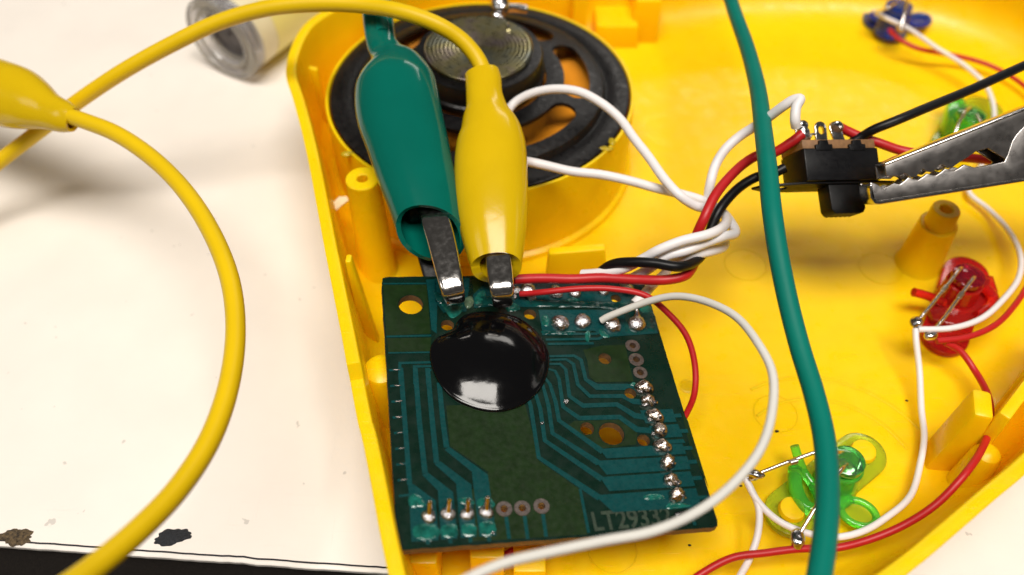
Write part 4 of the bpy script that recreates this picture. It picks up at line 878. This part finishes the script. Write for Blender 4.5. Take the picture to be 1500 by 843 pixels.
light('green light with clear lime base and butterfly loop, under the teal cable at lower right', L_(262, 575), L_(660, 250), 0.36, L_(585, 285), 0.19, 1.15, M['limel'], M['greenl'], M['ledgreen'],
      [[(1234, 663, 1.16), (1225, 664, 1.3), (1201, 662, 1.32), (1160, 675, 1.25), (1096, 700, 1.05)], [(1240, 681, 1.16), (1231, 690, 1.3), (1205, 727, 1.2), (1180, 768, 1.05), (1163, 796, 0.94)]],
      [('tube', ([(*L_(283, 205), 0.85), (*L_(300, 260), 0.75), (*L_(335, 350), 0.62), (*L_(390, 430), 0.55)], 0.065)), ('tube', ([(*L_(285, 330), 0.6), (*L_(290, 440), 0.6), (*L_(340, 540), 0.6), (*L_(430, 590), 0.58)], 0.1)), ('tube', ([(*L_(590, 500), 0.58), (*L_(520, 540), 0.6), (*L_(450, 520), 0.6), (*L_(390, 420), 0.6)], 0.09)),
       ('ring', (L_(642, 582), 0.24, 0.185, -0.45, 0.055, 0.62)), ('lump', ((*L_(300, 735), 0.98), (0.1, 0.13, 0.09), 91)), ('lump', ((*L_(60, 370), 1.12), (0.1, 0.07, 0.07), 92)), ('band', ((*L_(258, 300), 1.29), (*L_(298, 288), 1.3)))])
R2 = lambda x, y: K('R', x, y)
light('red light with leads bent over its red base, near the right edge', R2(440, 640), R2(575, 250), 0.37, R2(590, 265), 0.21, 1.15, M['redl'], M['redl'], M['ledred'],
      [[(*R2(545, 225), 1.16), (*R2(530, 232), 1.28), (*R2(440, 345), 1.25), (*R2(330, 480), 1.18), (*R2(255, 565), 1.1)], [(*R2(625, 280), 1.16), (*R2(610, 292), 1.28), (*R2(540, 385), 1.22), (*R2(430, 535), 1.12), (*R2(335, 650), 1.02)]],
      [('tube', ([(*R2(245, 372), 0.9), (*R2(300, 385), 0.85), (*R2(370, 410), 0.75), (*R2(430, 440), 0.65)], 0.075)), ('fin', ([R2(300, 520), R2(400, 420), R2(520, 330), R2(700, 330), R2(730, 430), R2(650, 560), R2(480, 640), R2(330, 600)], 0.62)), ('tube', ([(*R2(690, 350), 0.72), (*R2(735, 400), 0.72), (*R2(730, 450), 0.7), (*R2(640, 520), 0.66)], 0.09)),
       ('lump', ((*R2(262, 560), 1.12), (0.1, 0.12, 0.08), 93)), ('lump', ((*R2(345, 638), 1.04), (0.1, 0.09, 0.07), 94)), ('band', ((*R2(425, 362), 1.26), (*R2(445, 338), 1.26))), ('band', ((*R2(525, 405), 1.22), (*R2(545, 378), 1.23)))], pegs=False)
light('green light half hidden behind the metal clip and black wire', (1396, 210), (1440, 160), 0.4, (1424, 166), 0.22, 1.2, M['limel'], M['greenl'], M['ledgreen'],
      [[(1422, 158, 1.2), (1414, 164, 1.34), (1404, 182, 1.26), (1396, 205, 1.1)], [(1430, 168, 1.2), (1440, 190, 1.2), (1442, 225, 1.0)]],
      [('fin', ([(1372, 196), (1376, 172), (1392, 170), (1400, 190), (1394, 215), (1374, 214)], 0.95)), ('lump', ((1396, 206, 1.1), (0.1, 0.08, 0.08), 95))], pegs=False)
light('blue light piece at the top right of the casing', (1292, 28), (1352, -6), 0.42, (1318, 8), 0.24, 1.15, M['bluel'], M['bluel'], M['ledblue'],
      [[(1330, -12, 1.15), (1330, 0, 1.3), (1325, 20, 1.2), (1319, 42, 1.0)], [(1312, 6, 1.15), (1300, 12, 1.25), (1284, 18, 1.0)]],
      [('ring', ((1346, 30), 0.26, 0.2, 0.5, 0.06, 0.62)), ('ring', ((1290, 24), 0.22, 0.16, 0.1, 0.06, 0.62)), ('lump', ((1319, 42, 0.98), (0.09, 0.1, 0.08), 96))], pegs=False)

# ================================================================== TUBE ON THE TABLE (top left)
ta = P(322, 60, 0.95); td = Vector((0.50, 0.86, 0)).normalized()
tbv = thing('plastic_tube', 'pale tube with a smoky grey end cap lying on the table', 'tube', (ta.x, ta.y, 0))
TR_ = 0.94
tbody = weld(lathe('tube_body', [(0, 0.52), (0.6, 0.52), (0.62, 0.355), (TR_ - 0.05, 0.355), (TR_ - 0.03, 0.38), (TR_ - 0.03, 9.5), (0, 9.5)], ta, M['tube'], tbv, axis=td, n=56))
ecap = weld(lathe('end_cap', [(0.55, 0.55), (0.56, 0.1), (0.6, 0.03), (0.68, 0.02), (0.7, 0.1), (0.74, 0.12), (0.78, 0.0), (TR_ - 0.04, 0.0), (TR_, 0.04), (TR_, 0.3), (TR_ - 0.02, 0.34), (TR_ - 0.05, 0.34), (TR_ - 0.06, 0.5), (0.55, 0.55)], ta, M['capgrey'], tbv, axis=td, n=56, cap0=False, cap1=False))
weld(lathe('cap_recess', [(0, 0.28), (0.05, 0.24), (0.07, 0.3), (0.5, 0.34), (0.545, 0.3), (0.545, 0.5), (0, 0.5)], ta, M['capdark'], ecap, axis=td, n=40))
c_ = ta + td * 2.2
weld(lathe('label_wrap', [(TR_ - 0.028, 0.8), (TR_ - 0.02, 0.8), (TR_ - 0.02, 7.0), (TR_ - 0.028, 7.0)], ta, M['label'], tbody, axis=td, n=56, cap0=False, cap1=False))
# dirt specks in the shell
sp = []
for px, py, r in ((1328, 587, .02), (1200, 725, .02), (888, 281, .03), (1158, 843, .02), (1010, 799, .02), (1138, 632, .025), (1085, 712, .02), (1258, 700, .02), (1395, 700, .03), (1470, 677, .02)):
    me = lump_mesh(int(px), r * 1.4, r, r * 0.5, .3, 1); o = link('dirt_speck', me, M['dirt'], shell); o.location = P(px, py, FZ + 0.004) - ORG[shell.name]
